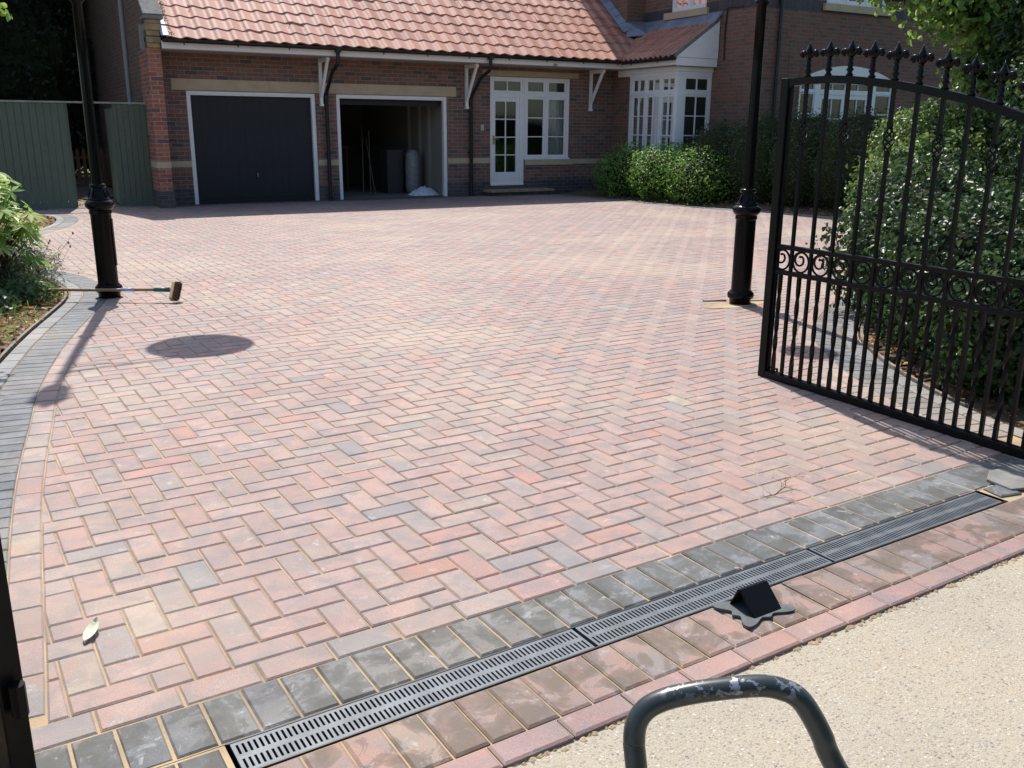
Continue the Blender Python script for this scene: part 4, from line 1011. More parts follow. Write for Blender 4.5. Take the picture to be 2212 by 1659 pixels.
# dark pit left open at the left end of the channel
# gate stop: folded steel wedge on an ornamental plate
t = thing('gate_stop', 'black steel wedge shaped gate stop on a lobed floor plate by the drain', 'gate stop', (0, 0, 0))
b = MB(); cx_, cy_ = 1.535, -.205; pts = []
for a in np.arange(0, 2*math.pi, math.pi/60):
    q = abs(math.cos(2*a+math.pi/2))  # lobes on the diagonals
    base = .052+.020*(1-q); r = base+.060*max(0, abs(math.sin(2*a)))**5
    x_, y_ = r*math.cos(a)*1.25, r*math.sin(a)*.95; pts.append((cx_+x_, cy_+y_))
m_ = len(pts)
top_ = [LP(x, y, .0085) for x, y in pts]; bo_ = [LP(x, y, .001) for x, y in pts]
b.face(top_); 
for k in range(m_): b.face([bo_[k], bo_[(k+1) % m_], top_[(k+1) % m_], top_[k]])
b.build('floor_plate', noisy('worn_steel', (.06, .07, .075), (.12, .13, .135), 20, .5, .4, .001, 120, .5, .3), t)
b = MB(); xa, xb, yb_, yf, hz = 1.485, 1.600, -.152, -.258, .074; yr = -.188; th = .007
b.hexa([LP(xa, yf, .009), LP(xb, yf, .009), LP(xb, yf+th*1.6, .009), LP(xa, yf+th*1.6, .009), LP(xa, yr-.004, hz), LP(xb, yr-.004, hz), LP(xb, yr+.004, hz-.004), LP(xa, yr+.004, hz-.004)])
b.hexa([LP(xa, yb_-th, .009), LP(xb, yb_-th, .009), LP(xb, yb_, .009), LP(xa, yb_, .009), LP(xa, yr-.004, hz-.004), LP(xb, yr-.004, hz-.004), LP(xb, yr+.006, hz-.002), LP(xa, yr+.006, hz-.002)])
b.build('wedge', M_iron, t, bevel=.002)
# floor plate at the hinge end of the right gate
b = MB(); pts = [(3.10, .02), (3.16, .00), (3.36, .0), (3.42, .03), (3.44, .12), (3.40, .17), (3.22, .19), (3.12, .14)]
# (flat rounded metal plate)
pts = [(x+.04, y-.04) for x, y in pts]
top_ = [LP(x, y-.06, .012) for x, y in pts]; bo_ = [LP(x, y-.06, .002) for x, y in pts]; b.face(top_)
for k in range(len(pts)): b.face([bo_[k], bo_[(k+1) % len(pts)], top_[(k+1) % len(pts)], top_[k]])
tag(b.build('hinge_plate', M_cope, bevel=.004), 'rounded grey floor plate under the hinge end of the right gate', 'floor plate')
# small dried root and pale leaf
b = MB(); rr = np.random.default_rng(11)
def twig(p, d, L, r, lv):
    pts = [p]; 
    for k in range(5):
        d = norm(d+rr.normal(0, .35, 3)*(1, 1, .6)); p = p+d*L/5; p[2] = max(p[2], .004); pts.append(p.copy())
    b.tube(pts, [r*(1-.14*k) for k in range(6)], 5)
    if lv < 3:
        for k in range(3): twig(pts[rr.integers(1, 6)].copy(), norm(d+rr.normal(0, .8, 3)*(1, 1, .3)), L*.62, r*.55, lv+1)
twig(np.array((2.60, 2.43, .006)), np.array((.3, -.8, .3)), .10, .0026, 0); twig(np.array((2.60, 2.43, .006)), np.array((-.9, .3, .15)), .07, .0022, 1)
tag(b.build('dry_root', noisy('dry_root_bark', (.30, .20, .11), (.18, .11, .06), 40, .9, .3)), 'small dried branching root lying across the charcoal pavers', 'root')
b = MB(); n = 8; c = np.array((.115, 2.62)); d = np.array((.45, .89)); sd_ = np.array((.89, -.45)); L_ = .10
for k in range(n):
    u_, v_ = k/n, (k+1)/n; wf = lambda q: .017*math.sin(math.pi*min(1, q*1.02+.0))**.7+.0004
    for s_ in (-1, 1):
        P = [c+d*(u_-.5)*L_, c+d*(v_-.5)*L_, c+d*(v_-.5)*L_+sd_*s_*wf(v_), c+d*(u_-.5)*L_+sd_*s_*wf(u_)]
        zz = lambda q: .004+.018*q*q
        b.face([(P[0][0], P[0][1], zz(u_)), (P[1][0], P[1][1], zz(v_)), (P[2][0], P[2][1], zz(v_)+.009), (P[3][0], P[3][1], zz(u_)+.009)])
tag(b.build('fallen_leaf', mat('pale_leaf', (.62, .62, .47), .6)[0], smooth=True), 'single pale slender leaf on the paving at the lower left', 'leaf')

# ================================================================== BROOM
t = thing('broom', 'long handled yard broom resting across the left lamp post foot, head on the paving', 'broom', (0, 0, 0))
hx, hy = 1.315, 7.92
h0 = np.array((hx, hy, .104)); h1 = np.array((.01, 8.655, .098)); hd_ = norm(h1-h0)
b = MB(); b.tube([h0+hd_*.05, h0+hd_*.7-np.array((0,0,.004)), h1], .0125, 12); b.build('handle', noisy('varnished_handle', (.36, .23, .115), (.24, .15, .075), 30, .45, .1), t, smooth=True)
b = MB(); b.tube([h0+hd_*.06, h0+hd_*.19], [.020, .0165], 12); b.build('socket', mat('green_plastic', (.01, .12, .075), .4)[0], t, smooth=True)
b = MB(); b.tube([h0+hd_*.35, h0+hd_*.46], .0155, 12); b.build('label_sleeve', mat('blue_silver', (.38, .45, .62), .4)[0], t, smooth=True)
ax = norm(np.array((.16, .45, .50))); ax = norm(ax-hd_*(ax@hd_)); th_ = norm(np.cross(hd_, ax))
def obox(b, c, a, ha, d, hd2, e, he):
    P = []
    for k in (-1, 1):
        for i, j in ((-1, -1), (1, -1), (1, 1), (-1, 1)): P.append(c+a*k*ha+d*i*hd2+e*j*he)
    b.hexa(P)
c0 = h0+hd_*.035+np.array((0, 0, -.012))
b = MB(); obox(b, c0, ax, .085, hd_, .014, th_, .024); b.build('broom_block', M_wood, t, bevel=.006)
b = MB(); rr = np.random.default_rng(5)
for i in range(22):
    for j in range(5):
        p = c0-hd_*.015+ax*(-.078+.156*i/21)+th_*(-.024+.048*j/4)
        for k in range(3):
            e = p-hd_*(.042+rr.normal(0, .003))+ax*rr.normal(0, .006)+th_*rr.normal(0, .006); b.bar(p+ax*rr.normal(0, .002), e, .0034)
b.build('bristles', M_bristle, t)

# ================================================================== SACK TRUCK HANDLE IN FRONT
t = thing('sack_truck', 'worn dark green tubular handle of a sack truck standing on the concrete', 'sack truck', (0, 0, 0))
def trk():
    m, nt, b = mat('worn_green_enamel', (.035, .055, .052), .32, 0, .5); v = coords(nt)
    f = ramp(nt, noise(nt, 38, 6, .7, v, .6), [(.535, 0.), (.56, 1.)]); g = N(nt, 'ShaderNodeSeparateXYZ'); nt.links.new(v, g.inputs[0])
    up = ramp(nt, g.outputs[2], [(.694, 0.), (.708, 1.)])
    f = math_(nt, 'MULTIPLY', f, up)
    nt.links.new(mixc(nt, f, (.034, .044, .045), (.46, .46, .48)), b.inputs['Base Color']); nt.links.new(math_(nt, 'MULTIPLY', f, .8), b.inputs['Metallic'])
    bump(nt, b, noise(nt, 90, 3, .6, v), .1, .0008); return m
M_truck = trk()
key = [(1.05, .42, .0), (.93, .58, .45), (.879, .675, .600), (.868, .694, .641), (.857, .710, .672), (.846, .721, .690), (.832, .733, .6985), (.805, .750, .7035), (.751, .779, .698), (.715, .798, .691), (.690, .810, .683), (.672, .817, .672), (.660, .819, .655), (.654, .815, .632), (.651, .804, .599), (.635, .72, .35), (.62, .60, .0)]
K = np.array(key); 
def cr(K, n=8):
    out = []
    for i in range(len(K)-1):
        p0, p1, p2, p3 = K[max(i-1, 0)], K[i], K[i+1], K[min(i+2, len(K)-1)]
        for s_ in range(n):
            u_ = s_/n; out.append(.5*((2*p1)+(-p0+p2)*u_+(2*p0-5*p1+4*p2-p3)*u_*u_+(-p0+3*p1-3*p2+p3)*u_**3))
    return out+[K[-1]]
b = MB(); b.tube(cr(K), .0146, 20); b.build('frame', M_truck, t, smooth=True)
b = MB(); b.tube([(.636, .725, .36), (.915, .60, .38)], .010, 10); b.build('cross_bar', M_truck, t)
for (x, y) in ((.56, .60), (1.12, .40)):
    b = MB(); d = norm(np.array((.94, -.34, 0)))
    ring = [np.array((x, y, .10))+.085*(math.cos(a)*np.array((.34, .94, 0))+math.sin(a)*np.array((0, 0, 1.))) for a in np.arange(0, 2*math.pi, math.pi/14)]
    b.tube(ring, .022, 10, closed=True); wh = b.build('wheel', mat('rubber', (.02, .02, .02), .8)[0], t, smooth=True)
b = MB(); b.tube([(.56, .60, .10), (1.12, .40, .10)], .008, 8); b.build('axle', M_truck, t)
b = MB(); b.hexa([(.62, .60, .004), (1.05, .42, .004), (1.12, .60, .004), (.70, .78, .004), (.62, .60, .01), (1.05, .42, .01), (1.12, .60, .01), (.70, .78, .01)]); b.build('toe_plate', M_truck, t)

# ================================================================== FENCE AND GARDEN GATE BEHIND
def boards(b, x0, x1, y0, y1, z0, z1, n):
    w_ = (x1-x0)/n
    for k in range(n): b.box(x0+k*w_+.003, x0+(k+1)*w_-.003, y0+(.004 if k % 2 else 0), y1, z0, z1)
t = thing('board_fence', 'sage green vertical board fence left of the open gateway', 'fence', (0, 18.35, 0))
b = MB(); boards(b, -2.6, 1.46, -.012, .012, .10, 1.80, 36); b.build('board_panel', M_green, t)
b = MB(); b.box(-2.6, 1.47, -.03, .02, -.03, .10); b.build('gravel_board', M_green, t)
for xa, xb in ((1.44, 1.50), (-.9, -.83)): b = MB(); b.box(xa, xb, .013, .08, 0, 1.80); b.build('fence_post', M_green, t)
t = thing('garden_gate', 'sage green boarded gate panel fixed between the opening and the brick pier', 'gate', (0, 18.35, 0))
b = MB(); boards(b, 2.30, 2.785, -.022, .004, .10, 1.79, 5); b.build('board_panel', M_green, t)
b = MB(); b.box(2.30, 2.785, -.04, .0, -.02, .10); b.build('gravel_board', M_green, t)
b = MB(); b.box(2.235, 2.296, .0, .07, 0, 1.80); b.box(2.20, 2.235, .02, .85, .06, 1.72); b.build('open_leaf', M_green, t)
b = MB(); b.box(-2.6, 2.788, 18.315, 18.395, 1.801, 1.83); tag(b.build('top_rail_beam', noisy('pale_green_rail', (.36, .40, .33), (.22, .26, .20), 5, .7, .2)), 'pale weathered rail running along the fence top and over the gateway', 'rail')
t = thing('picket_fence', 'low brown picket fence in the dark garden beyond the gateway', 'fence', (0, 24, 0))
for k in range(13):
    x = 1.9+k*.13; b = MB(); b.box(x, x+.075, -.01, .01, .05, .85); b.hexa([(x, -.01, .85), (x+.075, -.01, .85), (x+.075, .01, .85), (x, .01, .85), (x+.03, -.01, .93), (x+.045, -.01, .93), (x+.045, .01, .93), (x+.03, .01, .93)]); b.build('picket', mat('brown_wood', (.16, .075, .035), .8)[0] if k == 0 else bpy.data.materials['brown_wood'], t)
b = MB(); b.box(1.85, 3.6, .011, .05, .3, .36); b.box(1.85, 3.6, .011, .05, .68, .74); b.build('cross_rail', bpy.data.materials['brown_wood'], t)
t = thing('inner_fence', 'darker green board fence running back inside the gateway', 'fence', (1.35, 19, 0))
b = MB(); 
for k in range(24): b.box(.0, .02, k*.17+.003, (k+1)*.17-.003, 0, 1.55)
b.build('board_panel', M_green, t)
b = MB(); b.box(-.03, .05, 0, 4.1, 1.55, 1.6); b.build('cap_rail', M_green, t)
b = MB(); pts = [(1.5+.9*k/30+.12*math.sin(k*.5), 20.3+.35*math.sin(k*.35), .03+.012*math.sin(k*.9)) for k in range(31)]; b.tube(pts, .016, 6); tag(b.build('hose', M_plastic), 'dark hose snaking over gravel beyond the gateway', 'hose')
b = MB(); b.box(2.0, 2.35, 19.45, 19.8, .0, .035); tag(b.build('stone_slab', M_cope, bevel=.006), 'small grey slab on the gravel just inside the gateway', 'slab')
# ================================================================== VEGETATION
def leaves(name, P, Dn, size, cols, m, parent=None, aspect=.45, fold=.25, seed=0, jitter=.8, curl=.0, w=None, kind=None):
    """P: leaf positions, Dn: outward directions; each leaf = two folded quads of its own"""
    rs = np.random.default_rng(seed); n = len(P); P = np.asarray(P); Dn = np.asarray(Dn)
    nrm = Dn+rs.normal(0, jitter, (n, 3)); nrm[:, 2] += .35; nrm /= np.linalg.norm(nrm, axis=1)[:, None]
    t = rs.normal(0, 1, (n, 3)); t -= nrm*(t*nrm).sum(1)[:, None]; t /= np.linalg.norm(t, axis=1)[:, None]
    s_ = np.cross(nrm, t); L = size*rs.uniform(.6, 1.25, n)[:, None]; Wd = L*aspect
    a = P; tip = P+t*L-nrm*L*curl; m1 = P+t*L*.35; 
    l1 = P+t*L*.30+s_*Wd*.5+nrm*Wd*fold; r1_ = P+t*L*.30-s_*Wd*.5+nrm*Wd*fold
    l2 = P+t*L*.68+s_*Wd*.42+nrm*(Wd*fold-L*curl*.4); r2_ = P+t*L*.68-s_*Wd*.42+nrm*(Wd*fold-L*curl*.4)
    V = np.stack([a, l1, l2, tip, r2_, r1_], 1).reshape(-1, 3)
    i = np.arange(n)[:, None]*6; F = np.concatenate([i+np.array([[0, 3, 2, 1]]), i+np.array([[0, 5, 4, 3]])], 0)
    C = np.array([c[0] for c in cols]); pw = np.array([c[1] for c in cols], float); pw /= pw.sum()
    cc = C[rs.choice(len(C), n, p=pw)]*rs.uniform(.75, 1.25, (n, 1)); cc = np.clip(cc+rs.normal(0, .004, (n, 3)), .002, .9)
    me = bpy.data.meshes.new(name); me.vertices.add(len(V)); me.vertices.foreach_set('co', V.ravel())
    me.loops.add(len(F)*4); me.loops.foreach_set('vertex_index', F.ravel()); me.polygons.add(len(F))
    me.polygons.foreach_set('loop_start', np.arange(len(F))*4); me.polygons.foreach_set('loop_total', np.full(len(F), 4)); me.update(calc_edges=True)
    ca = me.color_attributes.new('Col', 'FLOAT_COLOR', 'POINT'); CC = np.ones((len(V), 4)); CC[:, :3] = np.repeat(cc, 6, 0); ca.data.foreach_set('color', CC.ravel())
    me.materials.append(m); o = bpy.data.objects.new(name, me); col.objects.link(o)
    if parent is not None: o.parent = parent
    return o
def lump(D, ph, k=3.1):   # smooth pseudo-noise on directions / points
    x, y, z = D.T
    return (np.sin(k*x+ph)*np.cos(k*1.3*y-ph*2)+np.sin(k*1.7*z+ph*3)*np.cos(k*.9*x+1)+.6*np.sin(k*2.9*y+ph)*np.sin(k*2.3*z-1)+.4*np.sin(k*5.1*x+k*4*z+ph))/3
def blob(c, r, n, seed, ph=0., shell=.35, amp=.28, zmin=None, sprig=.0):
    rs = np.random.default_rng(seed); D = rs.normal(0, 1, (n, 3)); D /= np.linalg.norm(D, axis=1)[:, None]
    rad = (1-shell*rs.random(n)**1.6)*(1+amp*lump(D, ph+seed, 4.2))
    if sprig: rad += sprig*(rs.random(n) > .93)*rs.random(n)
    P = np.array(c)+D*rad[:, None]*np.array(r)
    if zmin is not None: k = P[:, 2] > zmin; P, D = P[k], D[k]
    return P, D
def core(name, blobs, parent, scale=.78, c=(.018, .024, .012), amp=.28, zmin=0.):  # opaque dark filler body added inside the leaves
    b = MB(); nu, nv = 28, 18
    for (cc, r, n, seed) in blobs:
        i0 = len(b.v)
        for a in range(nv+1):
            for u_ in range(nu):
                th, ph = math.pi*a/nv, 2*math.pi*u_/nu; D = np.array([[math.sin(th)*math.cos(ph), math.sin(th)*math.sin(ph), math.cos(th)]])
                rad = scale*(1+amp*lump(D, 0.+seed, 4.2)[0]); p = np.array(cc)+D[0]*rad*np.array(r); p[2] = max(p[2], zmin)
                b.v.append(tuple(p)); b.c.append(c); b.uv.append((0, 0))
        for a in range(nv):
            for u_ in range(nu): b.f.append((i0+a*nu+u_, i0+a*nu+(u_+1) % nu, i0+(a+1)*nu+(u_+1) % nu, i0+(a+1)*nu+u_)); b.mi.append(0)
    return b.build(name, M_core, parent)
M_core = noisy('dark_foliage_core', (.022, .030, .014), (.045, .05, .025), 14, .95, 1., .05, 18, .1)  # solid filler behind the leaves; inner shade put into its dark colour
def shrub(name, label, cat, blobs, size, cols, m, seed, aspect=.45, scale=.74, shell=.35, amp=.28, group=None, loc=None, jitter=.8, extra=None, corename='dark_core', sprig=.12, fold=.25):
    loc = loc if loc is not None else (float(np.mean([q[0][0] for q in blobs])), float(np.mean([q[0][1] for q in blobs])), 0)
    t = thing(name, label, cat, loc, 0, group); lv = np.array(loc)
    PP, DD = [], []
    for (c, r, n, sd_) in blobs:
        P, D = blob(np.array(c)-lv, r, n, sd_, shell=shell, amp=amp, zmin=.02-lv[2], sprig=sprig); PP.append(P); DD.append(D)
    leaves('foliage' if name != 'tree' else 'crown', np.concatenate(PP), np.concatenate(DD), size, cols, m, t, aspect=aspect, seed=seed, jitter=jitter, fold=fold)
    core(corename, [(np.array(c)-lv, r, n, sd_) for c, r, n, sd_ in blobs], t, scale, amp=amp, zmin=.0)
    return t, lv
def stems(t, n, r, h, rad, seed, name='stem'):
    rs = np.random.default_rng(seed); b = MB()
    for k in range(n):
        a = rs.uniform(0, 6.28); q = rs.uniform(0, r); x, y = q*math.cos(a), q*math.sin(a)
        b.tube([(x*.5, y*.5, -.05), (x*.9, y*.9, h*.5), (x*1.6+rs.normal(0, .05), y*1.6, h)], [rad, rad*.8, rad*.5], 7)
    b.build(name, M_bark, t)
HOL = [((.095, .170, .042), 4), ((.065, .130, .036), 4), ((.15, .225, .06), 3), ((.22, .28, .09), 1.4), ((.04, .08, .026), 1.5)]
DKG = [((.028, .058, .024), 4), ((.040, .080, .028), 3), ((.058, .105, .034), 2), ((.018, .038, .017), 1.5)]
BRG = [((.10, .225, .03), 4), ((.14, .28, .04), 3), ((.062, .15, .026), 3), ((.20, .32, .065), 1.6)]
LIM = [((.20, .33, .07), 3), ((.14, .26, .05), 3), ((.28, .38, .10), 1.5), ((.09, .18, .035), 2)]
BEE = [((.16, .29, .055), 3), ((.11, .22, .045), 3), ((.22, .35, .08), 2), ((.06, .13, .03), 1.5)]
GRY = [((.12, .17, .09), 3), ((.16, .21, .12), 3), ((.08, .12, .06), 2), ((.19, .14, .18), .6)]
# holly hedge on the right: one bright holly in front and darker evergreens beside and behind it
t, lv = shrub('holly_bush', 'large glossy holly bush with sunlit spiny leaves behind the middle of the open gate', 'holly bush',
    [((8.22, 6.05, .82), (.72, .66, .86), 11000, 1), ((7.5, 5.45, .66), (.70, .66, .76), 10500, 2), ((8.6, 5.5, .95), (.8, .7, .82), 8000, 3)], .050, HOL, M_gloss, 11, aspect=.62, amp=.24, sprig=.16, fold=.4)
stems(t, 6, .5, 1.2, .04, 1)
t, lv = shrub('evergreen_bush', 'tall dark evergreen bush towering at the right edge behind the gate', 'evergreen bush',
    [((7.75, 4.15, 1.3), (.72, .8, 1.45), 13000, 4), ((8.75, 4.95, 2.2), (.72, .75, 1.4), 8000, 5), ((6.5, 3.1, .7), (.75, .8, .95), 7000, 6)], .058, DKG+[((.06, .11, .035), 1.)], M_gloss, 12, aspect=.55, amp=.3, fold=.35)
stems(t, 5, .4, 1.4, .05, 2)
t, lv = shrub('ivy_bush', 'low dark ivy covered bush under the holly beside the charcoal border', 'ivy bush',
    [((6.35, 4.6, .5), (.74, .68, .72), 9500, 7), ((5.4, 3.5, .44), (.56, .60, .64), 7500, 8), ((5.0, 2.72, .42), (.46, .52, .58), 5500, 9), ((6.9, 5.15, .4), (.55, .5, .55), 4500, 10), ((5.75, 4.05, .42), (.5, .48, .56), 6500, 18), ((4.85, 2.95, .34), (.36, .42, .46), 4500, 19)], .043, DKG+[((.06, .11, .035), 2.)], M_gloss, 13, aspect=.75, amp=.3, sprig=.2)
# clipped dark hedge in front of the wing
hb = [((12.6+.1*k, 14.9-1.05*k, .78), (.85, .80, .98), 5200, 20+k) for k in range(6)]
t, lv = shrub('clipped_hedge', 'dark clipped hedge running in front of the wing wall and bay', 'hedge', [((13.15, 14.5, .72), (.85, .8, .90), 4800, 20), ((13.35, 13.5, .78), (.9, .8, .98), 4800, 21), ((13.5, 12.5, .80), (.9, .8, 1.0), 4800, 22), ((13.6, 11.5, .80), (.9, .8, 1.0), 4800, 23), ((13.6, 10.5, .80), (.9, .8, .98), 4600, 24), ((13.5, 9.5, .78), (.9, .8, .96), 4400, 25)], .05, DKG+[((.045, .085, .03), 3.)], M_gloss, 14, amp=.12, scale=.86, shell=.2, aspect=.5, sprig=.1)
# bright loose shrub in front of the bay
t, lv = shrub('bay_shrub', 'bright green loose shrub growing under the bay window', 'shrub',
    [((12.4, 16.5, .44), (.80, .80, .64), 5800, 30), ((12.45, 15.35, .50), (.82, .9, .66), 6600, 31), ((12.5, 14.3, .46), (.75, .80, .62), 5400, 32)], .06, BRG, M_leaf, 15, aspect=.42, amp=.25, sprig=.35, scale=.7)
# climber against the wing wall, leafy plants by the french window
t, lv = shrub('climbing_rose', 'straggly rose with a pale bloom climbing the wing wall by the downpipe', 'climber',
    [((14.75, 14.15, 1.55), (.28, .22, .75), 420, 40), ((14.7, 14.1, .9), (.45, .3, .6), 900, 41)], .05, [((.07, .12, .04), 3), ((.10, .15, .05), 2), ((.20, .12, .06), 1)], M_leaf, 16, scale=.2, shell=.9)
b = MB()
for k in range(5): b.tube([(rng.normal(0, .1), .25, -.0), (rng.normal(0, .15), .3, 1.2), (rng.normal(0, .2), .25, 2.3+.2*k)], [.012, .008, .003], 6)
b.build('cane', M_bark, t)
b = MB(); b.lathe([(.01, -.03), (.05, -.01), (.055, .02), (.03, .05), (.01, .04)], (-.15, -.35, 1.62), 12); b.build('bloom', mat('white_petal', (.8, .76, .76), .6)[0], t)
t, lv = shrub('lilac_bush', 'pale leaved bush growing in front of the french window', 'shrub',
    [((15.6, 12.9, .85), (.7, .5, .8), 2600, 42), ((16.6, 12.6, .8), (.7, .5, .75), 2400, 43)], .075, [((.13, .19, .11), 3), ((.10, .15, .08), 3), ((.16, .22, .14), 1)], M_leaf, 17, scale=.55, shell=.6, sprig=.3)
b = MB()
for k in range(14):
    p = np.array((rng.uniform(-.9, .9), rng.uniform(-.55, -.2), rng.uniform(.7, 1.2)))
    b.lathe([(.004, -.02), (.028, -.01), (.034, .01), (.018, .03), (.002, .03)], p, 8)
b.build('red_bloom', mat('red_petal', (.45, .02, .03), .6)[0], t)
def tree(label, trunk, blobs, size, cols, m, seed, group=None, h=3, tr=.15, aspect=.5, scale=.6, shell=.6, amp=.35, core_on=True, jitter=.8):
    loc = np.array((trunk[0], trunk[1], 0.)); t = thing('tree', label, 'tree', tuple(loc), 0, group)
    PP, DD = [], []; b = MB(); rs = np.random.default_rng(seed+100)
    b.tube([(0, 0, -.1), (rs.normal(0, .05), rs.normal(0, .05), h*.5), (rs.normal(0, .1), rs.normal(0, .1), h)], [tr*1.3, tr, tr*.75], 12)
    for (c, r, n, sd_) in blobs:
        c = np.array(c)-loc; P, D = blob(c, r, n, sd_, shell=shell, amp=amp); PP.append(P); DD.append(D)
        b.tube([(0, 0, h*.75), tuple(np.array((0, 0, h))*.5+c*.5), tuple(c)], [tr*.6, tr*.4, tr*.15], 8)
        for k in range(10):
            d = rs.normal(0, 1, 3); d /= np.linalg.norm(d); b.tube([tuple(c), tuple(c+d*np.array(r)*.85)], [tr*.14, .006], 5)
    leaves('crown', np.concatenate(PP), np.concatenate(DD), size, cols, m, t, aspect=aspect, seed=seed, jitter=jitter)
    b.build('trunk', M_bark, t)
    if core_on: core('dark_core', [(np.array(c)-loc, r, n, sd_) for c, r, n, sd_ in blobs], t, scale, amp=amp, zmin=.1)
    return t
# leafy beech reaching over the holly, top right
tree('pale green beech whose sunlit twigs overhang the top right above the gate', (9.6, 6.4), [((8.55, 6.15, 2.62), (.55, .5, .42), 1500, 50), ((9.1, 5.95, 2.35), (.6, .5, .55), 2200, 51), ((9.0, 6.3, 3.3), (1.1, .9, .5), 2600, 52), ((8.0, 6.45, 2.72), (.42, .36, .20), 330, 55), ((7.75, 6.5, 2.85), (.25, .3, .14), 120, 56), ((8.7, 6.0, 2.0), (.35, .3, .3), 500, 57)], .085, BEE, M_leaf, 18, h=2.6, tr=.10, shell=.85, scale=.42, aspect=.55)
tree('dark conifer filling the top right corner behind the evergreens', (9.9, 5.0), [((9.9, 5.1, 1.9), (1.0, 1.0, 1.9), 9000, 53), ((9.25, 5.8, 2.0), (.5, .5, .95), 3500, 58), ((9.9, 5.0, 4.0), (1.0, 1.1, 1.6), 5000, 54)], .07, DKG, M_gloss, 19, h=3, tr=.14, scale=.8, shell=.3)
# dark woodland beyond the fence on the left
WOOD = [((.020, .035, .018), 4), ((.028, .045, .022), 3), ((.014, .024, .014), 3), ((.045, .065, .03), .6)]
wl = ['dark leafy tree behind the fence at the far left, leftmost of four', 'dark tree behind the left lamp post, second of four from the left', 'dark tree showing beyond the gateway, third of four from the left', 'dark tree hard by the brick gable wall, rightmost of four']
for k, (x, y) in enumerate(((-3.6, 22.6), (-1.2, 24.0), (1.0, 25.5), (2.0, 29.0))):
    tree(wl[k], (x, y), [((x, y, 2.6), (1.7, 1.5, 2.5), 6500, 60+k*3), ((x+.3, y+.4, 5.6), (2.1, 1.9, 2.2), 6000, 61+k*3), ((x-.5, y, 8.0), (1.7, 1.6, 1.6), 2500, 62+k*3)], .13, WOOD, M_leaf, 30+k, 'dark trees beyond the fence', h=5, tr=.2, scale=.86, shell=.3)
b = MB(); 
t, lv = shrub('woodland_hedge', 'deep dark hedge closing the view far behind the fence', 'hedge', [((-7+2.2*k, 31.5, 2.6), (1.7, 1.2, 3.4), 3000, 80+k) for k in range(6)], .16, WOOD, M_leaf, 40, scale=.9, shell=.2, amp=.12)
# tree left of the frame whose twigs reach into the top left corner
tree('light green tree whose leafy twig hangs into the top left corner', (-2.6, 7.4), [((.08, 7.32, 2.16), (.26, .3, .12), 170, 90), ((-.7, 7.4, 2.6), (.6, .4, .25), 500, 92), ((-2.2, 7.6, 3.6), (1.0, 1.1, .8), 2600, 91)], .055, LIM, M_leaf, 41, h=2.6, tr=.08, aspect=.75, scale=.3, shell=.9, core_on=False)
# left bed: aralia, feverfew, lavender, ground cover
def aralia(label, loc, n, hgt, seed, spread=.35, sz=.16):
    t = thing('aralia', label, 'shrub', loc); rs = np.random.default_rng(seed); b = MB(); P = []; D = []
    V = []; F = []; C = []
    for k in range(n):
        a = rs.uniform(0, 6.28); r = spread*math.sqrt(rs.random()); z = hgt*(1-.45*(r/spread)**2)*rs.uniform(.45, 1.05); c = np.array((r*math.cos(a), r*math.sin(a), z))
        b.tube([(c[0]*.25, c[1]*.25, 0), (c[0]*.5, c[1]*.5, z*.6), tuple(c)], [.007, .005, .003], 5)
        nrm = norm(np.array((math.cos(a)*.5, math.sin(a)*.5, 1))+rs.normal(0, .3, 3)); t1 = norm(np.cross(nrm, rs.normal(0, 1, 3))); t2 = np.cross(nrm, t1)
        L = sz*rs.uniform(.6, 1.15); cc = np.array(((.21, .35, .07), (.30, .43, .11), (.14, .26, .055), (.38, .48, .17))[rs.integers(4)])*rs.uniform(.8, 1.15)
        m_ = 7   # palmate lobes
        for q in range(m_):
            an = -2.3+4.6*q/(m_-1); d = t1*math.cos(an)+t2*math.sin(an); s_ = np.cross(nrm, d); ll = L*(1-.25*abs(an)/2.3); i = len(V)
            V += [c, c+d*ll*.55+s_*ll*.17-nrm*ll*.04, c+d*ll*.98-nrm*ll*.22, c+d*ll*.55-s_*ll*.17-nrm*ll*.04]; F.append((i, i+1, i+2, i+3)); C += [cc]*4
    me = bpy.data.meshes.new('foliage'); me.from_pydata([tuple(v) for v in V], [], F); ca = me.color_attributes.new('Col', 'FLOAT_COLOR', 'POINT'); CC = np.ones((len(V), 4)); CC[:, :3] = np.array(C); ca.data.foreach_set('color', CC.ravel())
    me.materials.append(M_leaf); o = bpy.data.objects.new('foliage', me); col.objects.link(o); o.parent = t
    b.build('stem', M_bark, t); return t
aralia('bright lime leaved shrub overhanging the kerb at the left edge', (-.08, 8.8, 0), 190, 1.2, 1, .44, .17)
aralia('taller lime leaved shrub just behind at the left edge', (-.15, 9.9, 0), 120, 1.35, 2, .42, .16)
t, lv = shrub('lavender', 'grey green lavender clump spilling over the kerb behind the broom', 'lavender', [((.22, 9.35, .12), (.34, .42, .34), 5200, 95), ((.05, 8.9, .10), (.3, .3, .28), 3200, 96)], .055, GRY, M_leaf, 42, aspect=.16, scale=.45, shell=.85, jitter=.5, sprig=.3)
b = MB(); rr = np.random.default_rng(8)
for k in range(40):
    a = rr.uniform(0, 6.28); x, y = .12*math.cos(a)+rr.normal(0, .1), .15*math.sin(a)+rr.normal(0, .12); h_ = rr.uniform(.3, .55); tx, ty = x*1.8+rr.normal(0, .06), y*1.7+rr.normal(0, .06)
    b.tube([(x, y, .05), (x*1.4, y*1.4, h_*.6), (tx, ty, h_)], [.002, .0015, .001], 4)
    b.lathe([(.002, -.012), (.008, -.004), (.008, .006), (.002, .014)], (tx, ty, h_), 5)
b.build('flower_stem', noisy('faded_seedheads', (.20, .16, .13), (.28, .20, .26), 30, .8, 0), t)
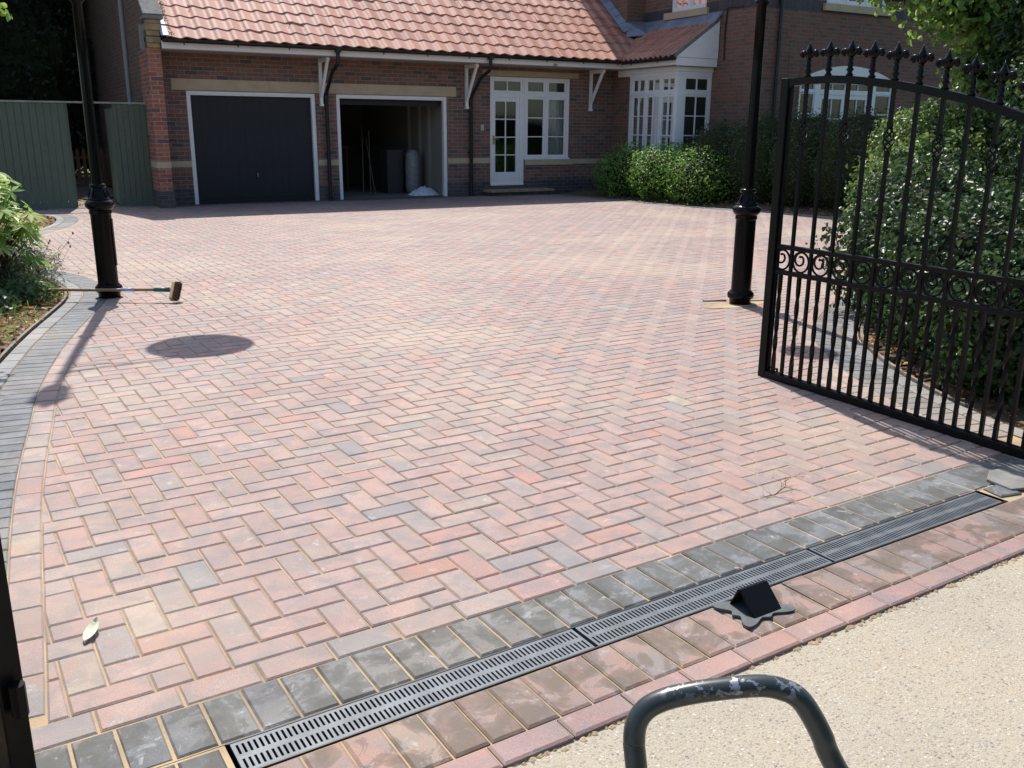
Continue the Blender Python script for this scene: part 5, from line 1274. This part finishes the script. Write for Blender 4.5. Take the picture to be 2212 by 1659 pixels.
t, lv = shrub('ground_cover_plant', 'low green trailing plant under the broom handle end', 'plant', [((.16, 8.55, .05), (.32, .26, .12), 2200, 97), ((-.1, 8.1, .05), (.25, .3, .13), 1500, 98)], .04, [((.10, .17, .06), 3), ((.14, .22, .09), 2), ((.07, .12, .05), 2)], M_leaf, 43, aspect=.7, scale=.4, shell=.9)
t, lv = shrub('spiky_shrub', 'thin dark shrub rising behind the lime leaves at the left edge', 'shrub', [((-.15, 12.2, .9), (.35, .4, .85), 900, 99)], .11, [((.05, .10, .03), 3), ((.08, .14, .05), 2)], M_leaf, 44, aspect=.28, scale=.2, shell=.95, sprig=.3)
# little weed by the fence foot, seedlings
def scatter_bed(name, label, cat, n, fn, size, cols, m, seed, aspect=.6, z=.0, up=1.5):
    rs = np.random.default_rng(seed); P = np.array([fn(rs) for _ in range(n)]); D = np.tile((0, 0, up), (n, 1))
    o = leaves(name, P, D, size, cols, m, None, aspect=aspect, seed=seed, jitter=.55, curl=.15); tag(o, label, cat, kind='stuff'); return o
def off_bed(C, Nn, lo, hi, i0, i1):
    def f(rs):
        i = rs.integers(i0, i1); o = -rs.uniform(lo, hi)**1.0; p = C[i]+Nn[i]*(-abs(o)); z = -.035+min(.09, max(0, abs(o)-.33)*.12)+.015; return (p[0], p[1], z+rs.uniform(0, .02))
    return f
LIT = [((.42, .20, .05), 3), ((.50, .30, .10), 3), ((.30, .15, .06), 3), ((.55, .40, .20), 2), ((.20, .12, .07), 2)]
scatter_bed('leaf_litter', 'brown and orange dead leaves on the left bed', 'dead leaves', 3000, off_bed(Lc, Ln, .34, 1.1, 2, nL), .05, LIT, M_dry, 50)
scatter_bed('leaf_litter', 'dry dead leaves on the bed under the holly', 'dead leaves', 2200, off_bed(Rc, Rn, .34, 1.4, int(nR*.1), nR), .05, LIT, M_dry, 51)
def on_path(rs): return (rs.uniform(1.1, 2.7), rs.uniform(18.3, 21.5), .005)
scatter_bed('leaf_litter', 'fallen orange leaves on the gravel beyond the gateway', 'dead leaves', 500, on_path, .05, LIT, M_dry, 52)
scatter_bed('grass_tufts', 'thin grass blades in the left bed', 'grass', 1300, off_bed(Lc, Ln, .36, .9, int(nL*.5), int(nL*.85)), .09, [((.12, .20, .05), 2), ((.20, .26, .08), 1)], M_leaf, 53, aspect=.08, up=.2)
# a few clods and stones in the right bed
b = MB(); rs = np.random.default_rng(9); f = off_bed(Rc, Rn, .36, .9, int(nR*.5), nR-20)
for k in range(260):
    p = np.array(f(rs)); r = rs.uniform(.008, .035); b.lathe([(r*.3, -r*.5), (r, -.1*r), (r*.8, r*.4), (r*.2, r*.6)], p, 6)
tag(b.build('clods', M_soil), 'clods of soil and small stones by the right timber edging', 'soil clods', kind='stuff')
# hedge and trees behind the photographer, seen only in the window glass
t, lv = shrub('roadside_hedge', 'tall green hedge across the road behind the gates', 'hedge', [((-14+5.0*k, -13, 1.8), (3.0, 1.4, 2.6), 1800, 120+k) for k in range(8)], .22, BRG+DKG, M_leaf, 60, scale=.88, shell=.25, amp=.15)
for k, x in enumerate((-10, -2, 7, 16)):
    tree('broad green tree behind the roadside hedge, number %s along' % ['one', 'two', 'three', 'four'][k], (x, -17), [((x, -17, 6.5), (4.0, 2.5, 3.6), 2500, 130+k)], .35, BRG+DKG, M_leaf, 61+k, 'trees across the road', h=5, tr=.3, scale=.85, shell=.3)
